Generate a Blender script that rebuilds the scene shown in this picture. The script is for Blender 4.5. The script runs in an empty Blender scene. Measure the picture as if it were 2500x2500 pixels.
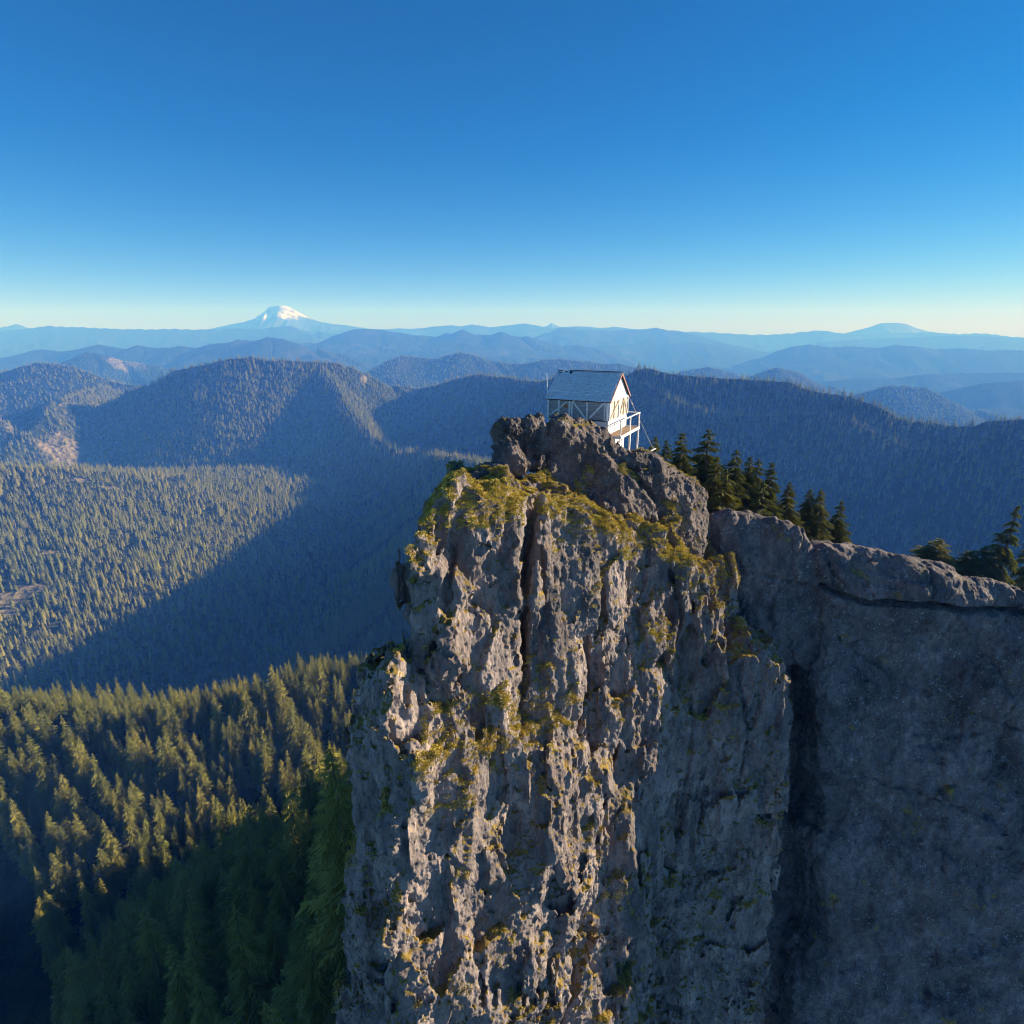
import bpy, math, random
import numpy as np
from mathutils import Vector, Matrix

# ------------------------------------------------------------------ scene, camera, light
S = bpy.context.scene
C = S.collection
R = math.radians
F, CX, CY, PITCH = 1420.0, 1250.0, 1249.0, R(17.7)
CP, SP = math.cos(PITCH), math.sin(PITCH)

cam_d = bpy.data.cameras.new('camera')
cam = bpy.data.objects.new('camera', cam_d); C.objects.link(cam)
cam_d.sensor_width = 36.0; cam_d.lens = 36.0 * F / 2500.0
cam_d.clip_start = 0.5; cam_d.clip_end = 300000.0
cam.location = (0, 0, 0); cam.rotation_euler = (R(90) - PITCH, 0, 0)
S.camera = cam

SUN_AZ, SUN_EL = 76.0, 17.5
world = bpy.data.worlds.new("World"); S.world = world; world.use_nodes = True
wn = world.node_tree.nodes; wl = world.node_tree.links
sky = wn.new('ShaderNodeTexSky'); sky.sky_type = 'NISHITA'; sky.sun_disc = False
sky.sun_elevation = R(SUN_EL); sky.sun_rotation = R(SUN_AZ)
sky.altitude = 1700; sky.air_density = 1.0; sky.dust_density = 0.1; sky.ozone_density = 5.0
bg = wn.get('Background') or wn.new('ShaderNodeBackground')
bg.inputs['Strength'].default_value = 0.05
hs = wn.new('ShaderNodeHueSaturation'); hs.inputs['Saturation'].default_value = 1.28
wl.new(sky.outputs[0], hs.inputs['Color']); wl.new(hs.outputs[0], bg.inputs['Color'])
wo = wn.get('World Output') or wn.new('ShaderNodeOutputWorld')
wl.new(bg.outputs[0], wo.inputs['Surface'])

sd = bpy.data.lights.new('sun', 'SUN'); sun = bpy.data.objects.new('sun', sd); C.objects.link(sun)
sd.energy = 5.0; sd.angle = R(0.5); sd.color = (1.0, 0.89, 0.84)
sv = Vector((math.sin(R(SUN_AZ)) * math.cos(R(SUN_EL)), math.cos(R(SUN_AZ)) * math.cos(R(SUN_EL)), math.sin(R(SUN_EL))))
sun.rotation_euler = sv.to_track_quat('Z', 'Y').to_euler()

S.view_settings.view_transform = 'Standard'; S.view_settings.look = 'None'
S.view_settings.exposure = 1.12; S.view_settings.gamma = 1.0
S.render.engine = 'CYCLES'
cy = S.cycles
cy.max_bounces = 4; cy.diffuse_bounces = 2; cy.glossy_bounces = 1; cy.volume_bounces = 1; cy.transmission_bounces = 1
cy.transparent_max_bounces = 4
cy.use_denoising = True; cy.filter_width = 1.1
HAZE_DENSITY = 1.9e-4
HAZE_COLOR = (0.08, 0.275, 1.0)

rng = np.random.default_rng(7)
random.seed(7)

# ------------------------------------------------------------------ geometry of the view (pixel of a survey sheet + distance -> world)
def W(px, py, D):
    u = (px - CX) / F; v = (CY - py) / F
    dx, dy, dz = u, CP + v * SP, -SP + v * CP
    k = D / dy
    return (dx * k, D, dz * k)

def W_plane(px, py, x0, y0, a, b, z0):
    """hit the plane y = y0 + a (x-x0) + b (z-z0)"""
    u = (px - CX) / F; v = (CY - py) / F
    dx, dy, dz = u, CP + v * SP, -SP + v * CP
    t = (y0 - a * x0 - b * z0) / (dy - a * dx - b * dz)
    return (dx * t, dz * t)

def project(P):
    P = np.asarray(P, float)
    x, y, z = P[..., 0], P[..., 1], P[..., 2]
    dep = y * CP - z * SP
    up = y * SP + z * CP
    return CX + F * x / dep, CY - F * up / dep, dep

# ------------------------------------------------------------------ noise in numpy
_LAT = np.random.default_rng(11).random((64, 64, 64), dtype=np.float32) * 2 - 1
def noise3(x, y, z):
    x = np.asarray(x, np.float32); y = np.asarray(y, np.float32); z = np.asarray(z, np.float32)
    xi = np.floor(x); yi = np.floor(y); zi = np.floor(z)
    fx = x - xi; fy = y - yi; fz = z - zi
    xi = xi.astype(np.int64) & 63; yi = yi.astype(np.int64) & 63; zi = zi.astype(np.int64) & 63
    fx = fx * fx * (3 - 2 * fx); fy = fy * fy * (3 - 2 * fy); fz = fz * fz * (3 - 2 * fz)
    x1 = (xi + 1) & 63; y1 = (yi + 1) & 63; z1 = (zi + 1) & 63
    L = _LAT
    a = L[xi, yi, zi] * (1 - fx) + L[x1, yi, zi] * fx
    b = L[xi, y1, zi] * (1 - fx) + L[x1, y1, zi] * fx
    c = L[xi, yi, z1] * (1 - fx) + L[x1, yi, z1] * fx
    d = L[xi, y1, z1] * (1 - fx) + L[x1, y1, z1] * fx
    return (a * (1 - fy) + b * fy) * (1 - fz) + (c * (1 - fy) + d * fy) * fz
def noise2(x, y, s=0):
    return noise3(x, y, np.full(np.shape(x), s + .37, np.float32))
def fbm2(x, y, o=4, s=0):
    v = 0; a = 1
    for i in range(o):
        v = v + a * noise2(x * 2 ** i + 13.1 * i, y * 2 ** i + 7.7 * i, s + i * 3); a *= .5
    return v
def ridged2(x, y, o=4, s=0):
    v = 0; a = 1
    for i in range(o):
        n = 1 - np.abs(noise2(x * 2 ** i + 13.1 * i, y * 2 ** i + 7.7 * i, s + i * 3)) * 2
        v = v + a * n; a *= .5
    return v * .5
def fbm3(x, y, z, o=3):
    v = 0; a = 1
    for i in range(o):
        v = v + a * noise3(x * 2 ** i + 5.3 * i, y * 2 ** i + 9.1 * i, z * 2 ** i + 3.7 * i); a *= .5
    return v

# ------------------------------------------------------------------ object helpers
def mesh_obj(name, verts, faces, mat=None, parent=None, smooth=False, mats=None, midx=None):
    me = bpy.data.meshes.new(name)
    verts = np.asarray(verts, np.float32)
    if isinstance(faces, np.ndarray):
        n = faces.shape[1]
        me.vertices.add(len(verts)); me.vertices.foreach_set('co', verts.ravel())
        me.loops.add(faces.size); me.loops.foreach_set('vertex_index', faces.astype(np.int32).ravel())
        me.polygons.add(len(faces)); me.polygons.foreach_set('loop_start', np.arange(0, faces.size, n, dtype=np.int32))
        me.polygons.foreach_set('loop_total', np.full(len(faces), n, np.int32))
        me.update(calc_edges=True); me.validate()
    else:
        me.from_pydata([tuple(v) for v in verts], [], faces); me.update()
    if mats:
        for m in mats: me.materials.append(m)
        if midx is not None: me.polygons.foreach_set('material_index', np.asarray(midx, np.int32))
    elif mat: me.materials.append(mat)
    if smooth: me.polygons.foreach_set('use_smooth', np.ones(len(me.polygons), bool))
    o = bpy.data.objects.new(name, me)
    if parent is not False: C.objects.link(o)
    if parent: o.parent = parent
    return o
def tag(o, label=None, cat=None, group=None, kind=None):
    if label: o['label'] = label
    if cat: o['category'] = cat
    if group: o['group'] = group
    if kind: o['kind'] = kind
    return o
def empty(name, loc, rz=0):
    o = bpy.data.objects.new(name, None); C.objects.link(o); o.location = loc; o.rotation_euler = (0, 0, rz)
    o.empty_display_size = 0.2
    return o

class MB:
    def __init__(s): s.v = []; s.f = []
    def add(s, v, f):
        n = len(s.v); s.v += [tuple(p) for p in v]; s.f += [tuple(i + n for i in q) for q in f]
    def box(s, x0, x1, y0, y1, z0, z1):
        s.add([(x0,y0,z0),(x1,y0,z0),(x1,y1,z0),(x0,y1,z0),(x0,y0,z1),(x1,y0,z1),(x1,y1,z1),(x0,y1,z1)],
              [(0,3,2,1),(4,5,6,7),(0,1,5,4),(1,2,6,5),(2,3,7,6),(3,0,4,7)])
    def bar(s, p, q, w, t, up=(0, 0, 1)):
        """board from p to q, w wide, t thick; 'up' = thickness direction hint"""
        p = Vector(p); q = Vector(q); d = (q - p).normalized(); n = Vector(up)
        n = (n - d * n.dot(d)).normalized(); m = d.cross(n)
        pts = []
        for e in (p, q):
            for a, b in ((-1, -1), (1, -1), (1, 1), (-1, 1)):
                pts.append(e + m * (a * w / 2) + n * (b * t / 2))
        s.add(pts, [(0,3,2,1),(4,5,6,7),(0,1,5,4),(1,2,6,5),(2,3,7,6),(3,0,4,7)])
    def tube(s, p, q, r0, r1, n=8):
        p = Vector(p); q = Vector(q); d = (q - p).normalized()
        a = d.orthogonal().normalized(); b = d.cross(a); pts = []
        for e, r in ((p, r0), (q, r1)):
            for k in range(n):
                t = 2 * math.pi * k / n; pts.append(e + a * (r * math.cos(t)) + b * (r * math.sin(t)))
        fs = [(k, (k + 1) % n, n + (k + 1) % n, n + k) for k in range(n)]
        fs += [tuple(range(n - 1, -1, -1)), tuple(range(n, 2 * n))]
        s.add(pts, fs)
    def build(s, name, mat, parent=None):
        return mesh_obj(name, s.v, s.f, mat, parent)

# ------------------------------------------------------------------ material helpers
def new_mat(name):
    m = bpy.data.materials.new(name); m.use_nodes = True
    nt = m.node_tree
    b = nt.nodes.get('Principled BSDF')
    b.inputs['Roughness'].default_value = .9
    b.inputs['Specular IOR Level'].default_value = .2
    return m, nt, b
def N(nt, t, **kw):
    n = nt.nodes.new(t)
    for k, v in kw.items():
        if k in ('inp',):
            for a, b in v.items():
                if hasattr(b, 'node'): nt.links.new(b, n.inputs[a])
                else: n.inputs[a].default_value = b
        else: setattr(n, k, v)
    return n
def ramp(nt, fac, stops, interp='LINEAR'):
    n = nt.nodes.new('ShaderNodeValToRGB'); n.color_ramp.interpolation = interp
    e = n.color_ramp.elements
    while len(e) < len(stops): e.new(0.5)
    for i, (p, c) in enumerate(stops):
        e[i].position = p
        e[i].color = (*c, 1) if hasattr(c, '__len__') else (c, c, c, 1)
    nt.links.new(fac, n.inputs[0]); return n.outputs[0]
def mix(nt, fac, a, b, typ='MIX'):
    n = nt.nodes.new('ShaderNodeMix'); n.data_type = 'RGBA'; n.blend_type = typ
    for sock, v in ((n.inputs['Factor'], fac), (n.inputs['A'], a), (n.inputs['B'], b)):
        if hasattr(v, 'node'): nt.links.new(v, sock)
        elif hasattr(v, '__len__'): sock.default_value = (*v, 1)
        else: sock.default_value = v
    return n.outputs['Result']
def math_(nt, op, a, b=None, c=None):
    n = nt.nodes.new('ShaderNodeMath'); n.operation = op
    for i, v in enumerate((a, b, c)):
        if v is None: continue
        if hasattr(v, 'node'): nt.links.new(v, n.inputs[i])
        else: n.inputs[i].default_value = v
    return n.outputs[0]
def coords(nt, scale=(1, 1, 1), geo=True):
    g = nt.nodes.new('ShaderNodeNewGeometry') if geo else nt.nodes.new('ShaderNodeTexCoord')
    m = nt.nodes.new('ShaderNodeMapping'); m.inputs['Scale'].default_value = scale
    nt.links.new(g.outputs['Position'] if geo else g.outputs['Object'], m.inputs['Vector'])
    return m.outputs[0]
def noise_t(nt, vec, scale, detail=4, rough=.55, out=0, dist=0):
    n = nt.nodes.new('ShaderNodeTexNoise'); n.inputs['Scale'].default_value = scale
    n.inputs['Detail'].default_value = detail; n.inputs['Roughness'].default_value = rough
    n.inputs['Distortion'].default_value = dist
    nt.links.new(vec, n.inputs['Vector']); return n.outputs[out]
def voro(nt, vec, scale, feature='F1', out='Distance', rnd=1):
    n = nt.nodes.new('ShaderNodeTexVoronoi'); n.feature = feature; n.inputs['Scale'].default_value = scale
    n.inputs['Randomness'].default_value = rnd
    nt.links.new(vec, n.inputs['Vector']); return n.outputs[out]
def bump(nt, h, b, strength, dist, prev=None):
    n = nt.nodes.new('ShaderNodeBump'); n.inputs['Strength'].default_value = strength; n.inputs['Distance'].default_value = dist
    nt.links.new(h, n.inputs['Height'])
    if prev is not None: nt.links.new(prev, n.inputs['Normal'])
    if b is not None: nt.links.new(n.outputs[0], b.inputs['Normal'])
    return n.outputs[0]

def rock_material(name, up=.42, dark=(.075, .07, .085), light=(.27, .235, .23), moss_amt=.5, stretch=.35, speck=.6, moss_on=True, bscale=1.0):
    m, nt, b = new_mat(name)
    P = coords(nt); Pz = coords(nt, (1, 1, stretch))
    big = noise_t(nt, Pz, .35, 5, .6, dist=.4)
    col = ramp(nt, big, [(.3, dark), (.7, light)])
    mid = noise_t(nt, Pz, 1.7, 6, .65, dist=.3)
    col = mix(nt, .75, col, ramp(nt, mid, [(.28, (.25, .25, .30)), (.5, (.9, .88, .9)), (.72, (1.7, 1.6, 1.5))]), 'MULTIPLY')
    # reddish and bluish mineral tints
    t = noise_t(nt, P, .22, 3, .5)
    col = mix(nt, ramp(nt, t, [(.50, 0.0), (.70, .4)]), col, (.21, .16, .15), 'MIX')
    # pale lichen flecks
    sp = noise_t(nt, P, 5.0, 4, .8)
    reg = noise_t(nt, P, .8, 4, .6)
    lich = math_(nt, 'MULTIPLY', ramp(nt, sp, [(.58, 0.0), (.64, 1.0)]), ramp(nt, reg, [(.36, 0.0), (.58, speck)]))
    col = mix(nt, lich, col, (.50, .52, .52))
    dk = noise_t(nt, Pz, 5.0, 4, .7)
    col = mix(nt, ramp(nt, dk, [(.30, .75), (.46, 0.0)]), col, (.03, .03, .036))
    if moss_on:
        g = nt.nodes.new('ShaderNodeNewGeometry'); sx = nt.nodes.new('ShaderNodeSeparateXYZ')
        nt.links.new(g.outputs['Normal'], sx.inputs[0])
        mn = noise_t(nt, P, .55, 6, .68)
        mm = math_(nt, 'ADD', math_(nt, 'MULTIPLY', sx.outputs['Z'], up), math_(nt, 'MULTIPLY', mn, 1.0))
        mask = ramp(nt, mm, [(1.0 - moss_amt * .5 - .16, 0.0), (1.0 - moss_amt * .5 - .08, 1.0)])
        mv = noise_t(nt, P, 2.3, 5, .7)
        mc = ramp(nt, mv, [(.28, (.09, .07, .025)), (.45, (.22, .16, .045)), (.58, (.38, .26, .06)), (.72, (.30, .26, .04))])
        col = mix(nt, mask, col, mc)
    nt.links.new(col, b.inputs['Base Color'])
    vc = nt.nodes.new('ShaderNodeSeparateXYZ'); nt.links.new(voro(nt, Pz, 3.2 * bscale, out='Color'), vc.inputs[0])
    h = math_(nt, 'ADD', math_(nt, 'MULTIPLY', noise_t(nt, Pz, 3.0 * bscale, 8, .68), 1.0), math_(nt, 'MULTIPLY', vc.outputs[0], .30))
    n1 = bump(nt, h, None, 1.0, .34)
    bump(nt, noise_t(nt, P, 14 * bscale, 4, .7), b, .7, .05, n1)
    b.inputs['Roughness'].default_value = .85
    return m

# ------------------------------------------------------------------ terrain
# ridge crests: (px, row, distance), slope towards the viewer, slope away, lowering for the trees on the crest, rounding
RIDGES = []
def ridge(pts, s_near, s_far, drop=0, rnd=20, amp=1.0, xyz=False, side=False):
    P = [p if xyz else W(*p) for p in pts]
    P = np.array([(x, y, z - drop) for x, y, z in P])
    RIDGES.append((P, s_near, s_far, rnd, amp, side))
def lay(pxy, D, *a, **k):
    ridge([(x, y, D(x) if callable(D) else D) for x, y in pxy], *a, **k)

A_ = [(-500,806),(0,799),(39,790),(80,801),(200,804),(400,806),(620,806),(800,806),(958,801),(1035,799),(1100,791),(1126,794),(1152,790),(1197,798),(1250,792),(1282,788),(1315,794),(1347,800),(1379,796),(1405,794),(1438,797),(1464,800),(1496,795),(1535,801),(1603,803),(1671,808),(1742,810),(1832,816),(1884,815),(1929,812),(1968,808),(2007,804),(2052,812),(2085,815),(2123,812),(2214,812),(2259,809),(2298,812),(2337,814),(2376,812),(2415,813),(2466,820),(2500,822),(3000,815)]
lay(A_, 16500, .30, .3, 0, 60)
lay([(-500,815),(0,806),(60,802),(116,794),(180,797),(250,800),(330,802),(400,801),(520,803),(560,800),(620,801),(666,797),(705,793),(740,803),(780,808),(830,816)], 13500, .22, .3, 0, 40)
lay([(1250,838),(1308,818),(1370,798),(1418,801),(1470,805),(1535,804),(1603,800),(1664,808),(1703,818),(1768,834),(1813,857),(1852,876)], 13000, .2, .3, 0, 40)
lay([(1900,850),(2020,832),(2140,825),(2260,820),(2380,818),(2500,824),(2900,820)], 14000, .2, .3, 0, 40)
lay([(560,845),(640,832),(776,836),(820,826),(835,817),(870,802),(906,802),(938,805),(977,812),(1016,818),(1068,821),(1093,812),(1113,815),(1129,803),(1145,812),(1197,815),(1223,808),(1250,817),(1289,820),(1334,831),(1379,844),(1412,841),(1451,847),(1483,857),(1509,876),(1528,889)], 9500, .22, .35, 0, 30)
lay([(-600,880),(0,873),(32,867),(78,854),(104,851),(149,857),(194,851),(239,840),(285,847),(310,851),(336,841),(375,847),(414,847),(446,843),(479,849),(517,838),(556,836),(582,828),(621,831),(653,821),(686,825),(702,831),(731,839),(776,847),(815,857),(854,876),(893,902)], lambda x: 7600 - x * .8, .24, .35, 0, 30)
lay([(60,905),(155,880),(213,854),(259,863),(304,876),(388,889),(450,905)], 5400, .35, .4, 10, 25)
lay([(1480,838),(1560,846),(1640,838),(1700,834),(1760,846),(1850,862)], 11500, .2, .3, 0, 30)
lay([(870,925),(902,909),(938,893),(983,863),(1016,867),(1061,873),(1093,863),(1123,855),(1158,863),(1197,876),(1250,883),(1289,883),(1328,873),(1366,873),(1412,876),(1464,883),(1509,883),(1535,889),(1600,905)], 5000, .36, .4, 12, 25)
# big wooded hill on the left
F_ = [(180,1030),(246,990),(278,968),(323,942),(362,930),(395,922),(420,912),(433,893),(453,889),(479,883),(505,880),(537,870),(569,864),(608,860),(647,870),(686,869),(725,871),(776,873),(822,876),(860,889),(886,902),(919,922),(958,931),(1009,938),(1061,941),(1100,954),(1139,973),(1165,986),(1230,1020)]
lay(F_, lambda x: 2700 + max(0, x - 700) * .8, .62, .5, 17, 12)
# its lit spur and the saddle towards the lookout
ridge([(776,880,2740),(820,930,2560),(850,985,2380),(890,1030,2200),(930,1070,2050),(975,1092,1900),(1060,1094,1700),(1130,1100,1500),(1190,1115,1300),(1240,1150,1050),(1290,1230,760)], .62, .55, 17, 10)
# hills at the far left
lay([(-500,905),(-200,900),(0,902),(39,889),(84,878),(129,879),(168,886),(213,902),(259,922),(291,928),(343,935)], 3300, .5, .5, 16, 15)
ridge([(250,935,3100),(200,950,2850),(150,972,2600),(110,1003,2400),(60,1050,2250),(0,1100,2100)], .5, .5, 15, 12)
ridge([(-350,960,2600),(-150,985,2450),(0,1020,2350),(40,1060,2250)], .55, .5, 15, 12)
# right-hand ridge, comes closer to the right
G_ = [(1000,945,3000),(1068,931,2900),(1113,915,2800),(1165,904,2700),(1210,909,2600),(1250,914,2500),(1315,922,2380),(1366,909,2250),(1412,902,2200),(1457,909,2120),(1502,917,2040),(1528,906,2000),(1561,889,1960),(1583,886,1930),(1612,895,1890),(1651,902,1850),(1703,906,1790),(1768,910,1720),(1813,912,1670),(1871,915,1580),(1929,918,1500),(1962,931,1450),(2001,942,1400),(2039,948,1350),(2091,957,1290),(2136,973,1240),(2175,993,1190),(2195,1006,1170),(2233,1012,1130),(2285,1016,1100),(2337,1025,1060),(2382,1022,1030),(2428,1009,1000),(2500,1002,960),(2750,1010,840),(3100,1060,650)]
GD = lambda q: [(a_, b_, c_ * (1 + .25 * min(1, max(0, (a_ - 1700) / 600)))) for a_, b_, c_ in q]
ridge(GD(G_), .66, .5, 15, 8)
ridge(GD([(1545,912,1930),(1638,962,1700),(1742,996,1560),(1832,1004,1480),(1929,998,1390),(2026,998,1300),(2091,1016,1210),(2156,1050,1130),(2220,1080,1060),(2350,1092,970),(2500,1096,900)]), .72, .3, 13, 6)
# right-hand distant ridges
lay([(1700,935),(1787,906),(1832,893),(1871,863),(1897,854),(1936,844),(1975,839),(2026,847),(2072,843),(2117,847),(2156,847),(2182,840),(2233,844),(2285,851),(2350,849),(2415,854),(2500,854),(3000,850)], 9000, .25, .35, 0, 25)
lay([(1820,925),(1871,902),(1897,893),(1936,902),(1975,922),(2026,938)], 4800, .4, .4, 8, 20)
lay([(2026,928),(2091,922),(2188,922),(2259,912),(2350,909),(2500,909),(2900,915)], 6600, .3, .35, 0, 20)
lay([(2040,975),(2085,960),(2123,951),(2169,938),(2208,938),(2259,942),(2298,960),(2350,986),(2389,996),(2434,1006)], 3700, .45, .4, 10, 15)
lay([(2280,960),(2400,935),(2500,928),(2900,930)], 5200, .3, .35, 0, 20)
lay([(1640,915),(1671,902),(1729,893),(1781,906)], 5400, .35, .4, 5, 20)
# near wooded slope on the left: broad and gentle
M_ = [(-900,1090,1350),(-400,1100,1450),(0,1121,1500),(65,1128,1500),(129,1150,1500),(194,1170,1500),(259,1188,1520),(323,1196,1540),(388,1200,1560),(453,1199,1580),(492,1193,1600),(550,1186,1640),(595,1186,1660),(634,1196,1650),(679,1212,1620),(718,1225,1580),(780,1260,1500)]
ridge(M_, .155, .45, 14, 10, .65)
# wooded rib in the bottom left
ridge([(-900,1690,300),(-300,1690,290),(0,1693,285),(130,1690,284),(259,1712,280),(388,1720,276),(453,1705,283),(563,1678,291),(647,1676,292),(720,1640,307),(800,1610,322),(900,1600,326),(1000,1600,326)], .34, .75, 15, 6)
# the lookout's own crest behind the cliffs
ridge([(-3,44,-24),(6,46,-15.5),(12,46,-14.5),(18,49,-17),(24,51,-19),(34,55,-23.5),(46,60,-30),(64,70,-38),(84,84,-50)], 7.0, 3.0, 0, 1.5, .15, xyz=True, side=True)
ridge([(40,62,-40),(64,76,-50),(84,90,-60),(120,150,-100),(170,260,-170),(250,430,-270),(330,700,-390)], 5.0, .9, 0, 6, .5, xyz=True, side=True)
FLOOR = -600.0

SKIP_Q = []
def terrain(x, y, detail=True):
    x = np.asarray(x, float); y = np.asarray(y, float); sh = x.shape
    x = x.ravel(); y = y.ravel()
    r = np.hypot(x, y)
    # warp so that the slopes grow spurs and gullies
    z = np.full(x.shape, -1e9); best = np.full(x.shape, 1e9)
    gul = ridged2(x / 420, y / 420, 4, 3) * .5 + ridged2(x / 1500 + 4, y / 1500, 3, 9) * .5
    for P, sn, sf, rnd, amp, side in RIDGES:
        rr = np.hypot(P[:, 0], P[:, 1])
        reach = (P[:, 2].max() - FLOOR + 900) / min(sn, sf, .3)
        lo, hi = rr.min() - reach, rr.max() + reach
        idx = np.nonzero((r > lo) & (r < hi))[0]
        if not len(idx): continue
        xi, yi, ri = x[idx], y[idx], r[idx]
        zz = np.full(len(idx), -1e9); dd = np.zeros(len(idx))
        for a, b in zip(P[:-1], P[1:]):
            ab = b - a; L2 = ab[0] ** 2 + ab[1] ** 2 + 1e-9
            t = np.clip(((xi - a[0]) * ab[0] + (yi - a[1]) * ab[1]) / L2, 0, 1)
            cx = a[0] + t * ab[0]; cyy = a[1] + t * ab[1]
            d = np.hypot(xi - cx, yi - cyy)
            s = np.where((ab[0] * (yi - a[1]) - ab[1] * (xi - a[0]) < 0) if side else (ri < np.hypot(cx, cyy)), sn, sf)
            c = a[2] + t * ab[2] - s * (np.sqrt(d * d + rnd * rnd) - rnd)
            m = c > zz; zz = np.where(m, c, zz); dd = np.where(m, d, dd)
        zz = zz - amp * np.minimum(dd * .42, 130 + 0.012 * ri) * (1 - gul[idx]) * .62
        m = zz > z[idx]
        z[idx] = np.where(m, zz, z[idx]); best[idx] = np.where(m, dd, best[idx])
    fl = FLOOR - np.clip((r - 4000) / 12000, 0, 1) * 450 + 45 * fbm2(x / 900, y / 900, 4, 5) + np.clip((r - 3000) / 20000, 0, 1) * 260 * ridged2(x / 2600, y / 2600, 5, 8)
    k = 40.0
    d = z - fl
    z = np.maximum(z, fl) + k * .25 * np.maximum(0, 1 - np.abs(d) / k) ** 2
    if detail:
        far = np.clip((r - 80) / 400, 0, 1)
        z = z + far * (2.2 * fbm2(x / 45, y / 45, 3, 6)) + np.clip((r - 4000) / 8000, 0, 1) * 9 * fbm2(x / 260, y / 260, 3, 2)
    return z.reshape(sh)

# bare patches (clear-cuts, a landslip, tracks): found once on the ground, then kept in world metres
BARE = []
def find_ground(px, py):
    u = (px - CX) / F; v = (CY - py) / F
    d = np.array([u, CP + v * SP, -SP + v * CP]); t = np.exp(np.linspace(math.log(120), math.log(9000), 700))
    zz = terrain(d[0] * t, d[1] * t) - d[2] * t
    k = np.nonzero(zz > 0)[0]
    return d * t[k[0]] if len(k) else None
for px_, py_, rx_, ry_, st_ in ((88, 1022, 40, 34, 3.2), (175, 1112, 60, 18, 3.5), (80, 1435, 46, 12, 1.6), (20, 1462, 46, 20, 1.6), (120, 1352, 46, 6, 1.6), (30, 1775, 44, 20, 1.2), (888, 927, 7, 8, 2.5), (190, 1172, 26, 5, 2.5), (275, 1192, 30, 5, 2.5), (310, 895, 50, 9, 3), (700, 1150, 30, 5, 2), (15, 1500, 30, 14, 1.5)):
    g_ = find_ground(px_, py_)
    if g_ is None: continue
    dep_ = g_[1] * CP - g_[2] * SP
    BARE.append((g_[0], g_[1], rx_ * dep_ / F, ry_ * dep_ / F * st_))
def bare(x, y):
    m = np.zeros(np.shape(x)); w = .6 * fbm2(np.asarray(x) / 35, np.asarray(y) / 35, 3, 33)
    for bx_, by_, ra, rb in BARE:
        m = np.maximum(m, 1.25 - (((x - bx_) / ra) ** 2 + ((y - by_) / rb) ** 2) + w)
    return np.clip(m, 0, 1)
az = np.radians(np.concatenate([np.arange(-75, -46, .5), np.arange(-46, 46, .085), np.arange(46, 75.1, .5)]))
rad = [34.0]
while rad[-1] < 22000: rad.append(rad[-1] * (1.0062 if rad[-1] < 12000 else 1.0085))
rad = np.array(rad)
AZ, RR = np.meshgrid(az, rad)
TX = RR * np.sin(AZ); TY = RR * np.cos(AZ)
TZ = terrain(TX, TY)
nr, na = TX.shape
ii = (np.arange(nr - 1)[:, None] * na + np.arange(na - 1)[None, :]).ravel()
faces = np.stack([ii, ii + 1, ii + na + 1, ii + na], 1)

def hills_material():
    m, nt, b = new_mat('wooded_ground')
    P = coords(nt)
    a = noise_t(nt, P, .012, 6, .65); c = noise_t(nt, P, .0016, 5, .6); f = noise_t(nt, P, .09, 5, .7)
    col = ramp(nt, a, [(.3, (.018, .028, .012)), (.5, (.034, .046, .018)), (.7, (.06, .062, .028))])
    col = mix(nt, ramp(nt, c, [(.56, 0.0), (.66, .55)]), col, (.13, .105, .06))
    col = mix(nt, ramp(nt, f, [(.35, .55), (.55, 0.0)]), col, (.010, .016, .010))
    at = nt.nodes.new('ShaderNodeAttribute'); at.attribute_name = 'bare'
    bc = ramp(nt, noise_t(nt, P, .12, 5, .7), [(.3, (.10, .09, .05)), (.5, (.19, .16, .10)), (.7, (.30, .25, .18))])
    col = mix(nt, ramp(nt, at.outputs['Fac'], [(.15, 0.0), (.6, 1.0)]), col, bc)
    nt.links.new(col, b.inputs['Base Color'])
    # tree-sized roughness of the canopy where it is too far for single trees
    bt = math_(nt, 'ADD', voro(nt, P, .05), noise_t(nt, P, .018, 6, .7))
    bump(nt, bt, b, .8, 14)
    b.inputs['Roughness'].default_value = 1; b.inputs['Specular IOR Level'].default_value = 0
    return m
M_HILL = hills_material()
hills = mesh_obj('hills', np.stack([TX.ravel(), TY.ravel(), TZ.ravel()], 1), faces, M_HILL, smooth=True)
ba = hills.data.attributes.new('bare', 'FLOAT', 'POINT'); ba.data.foreach_set('value', bare(TX.ravel(), TY.ravel()).astype(np.float32))
tag(hills, 'wooded hills and valleys receding into blue haze', 'hills', kind='structure')

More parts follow.
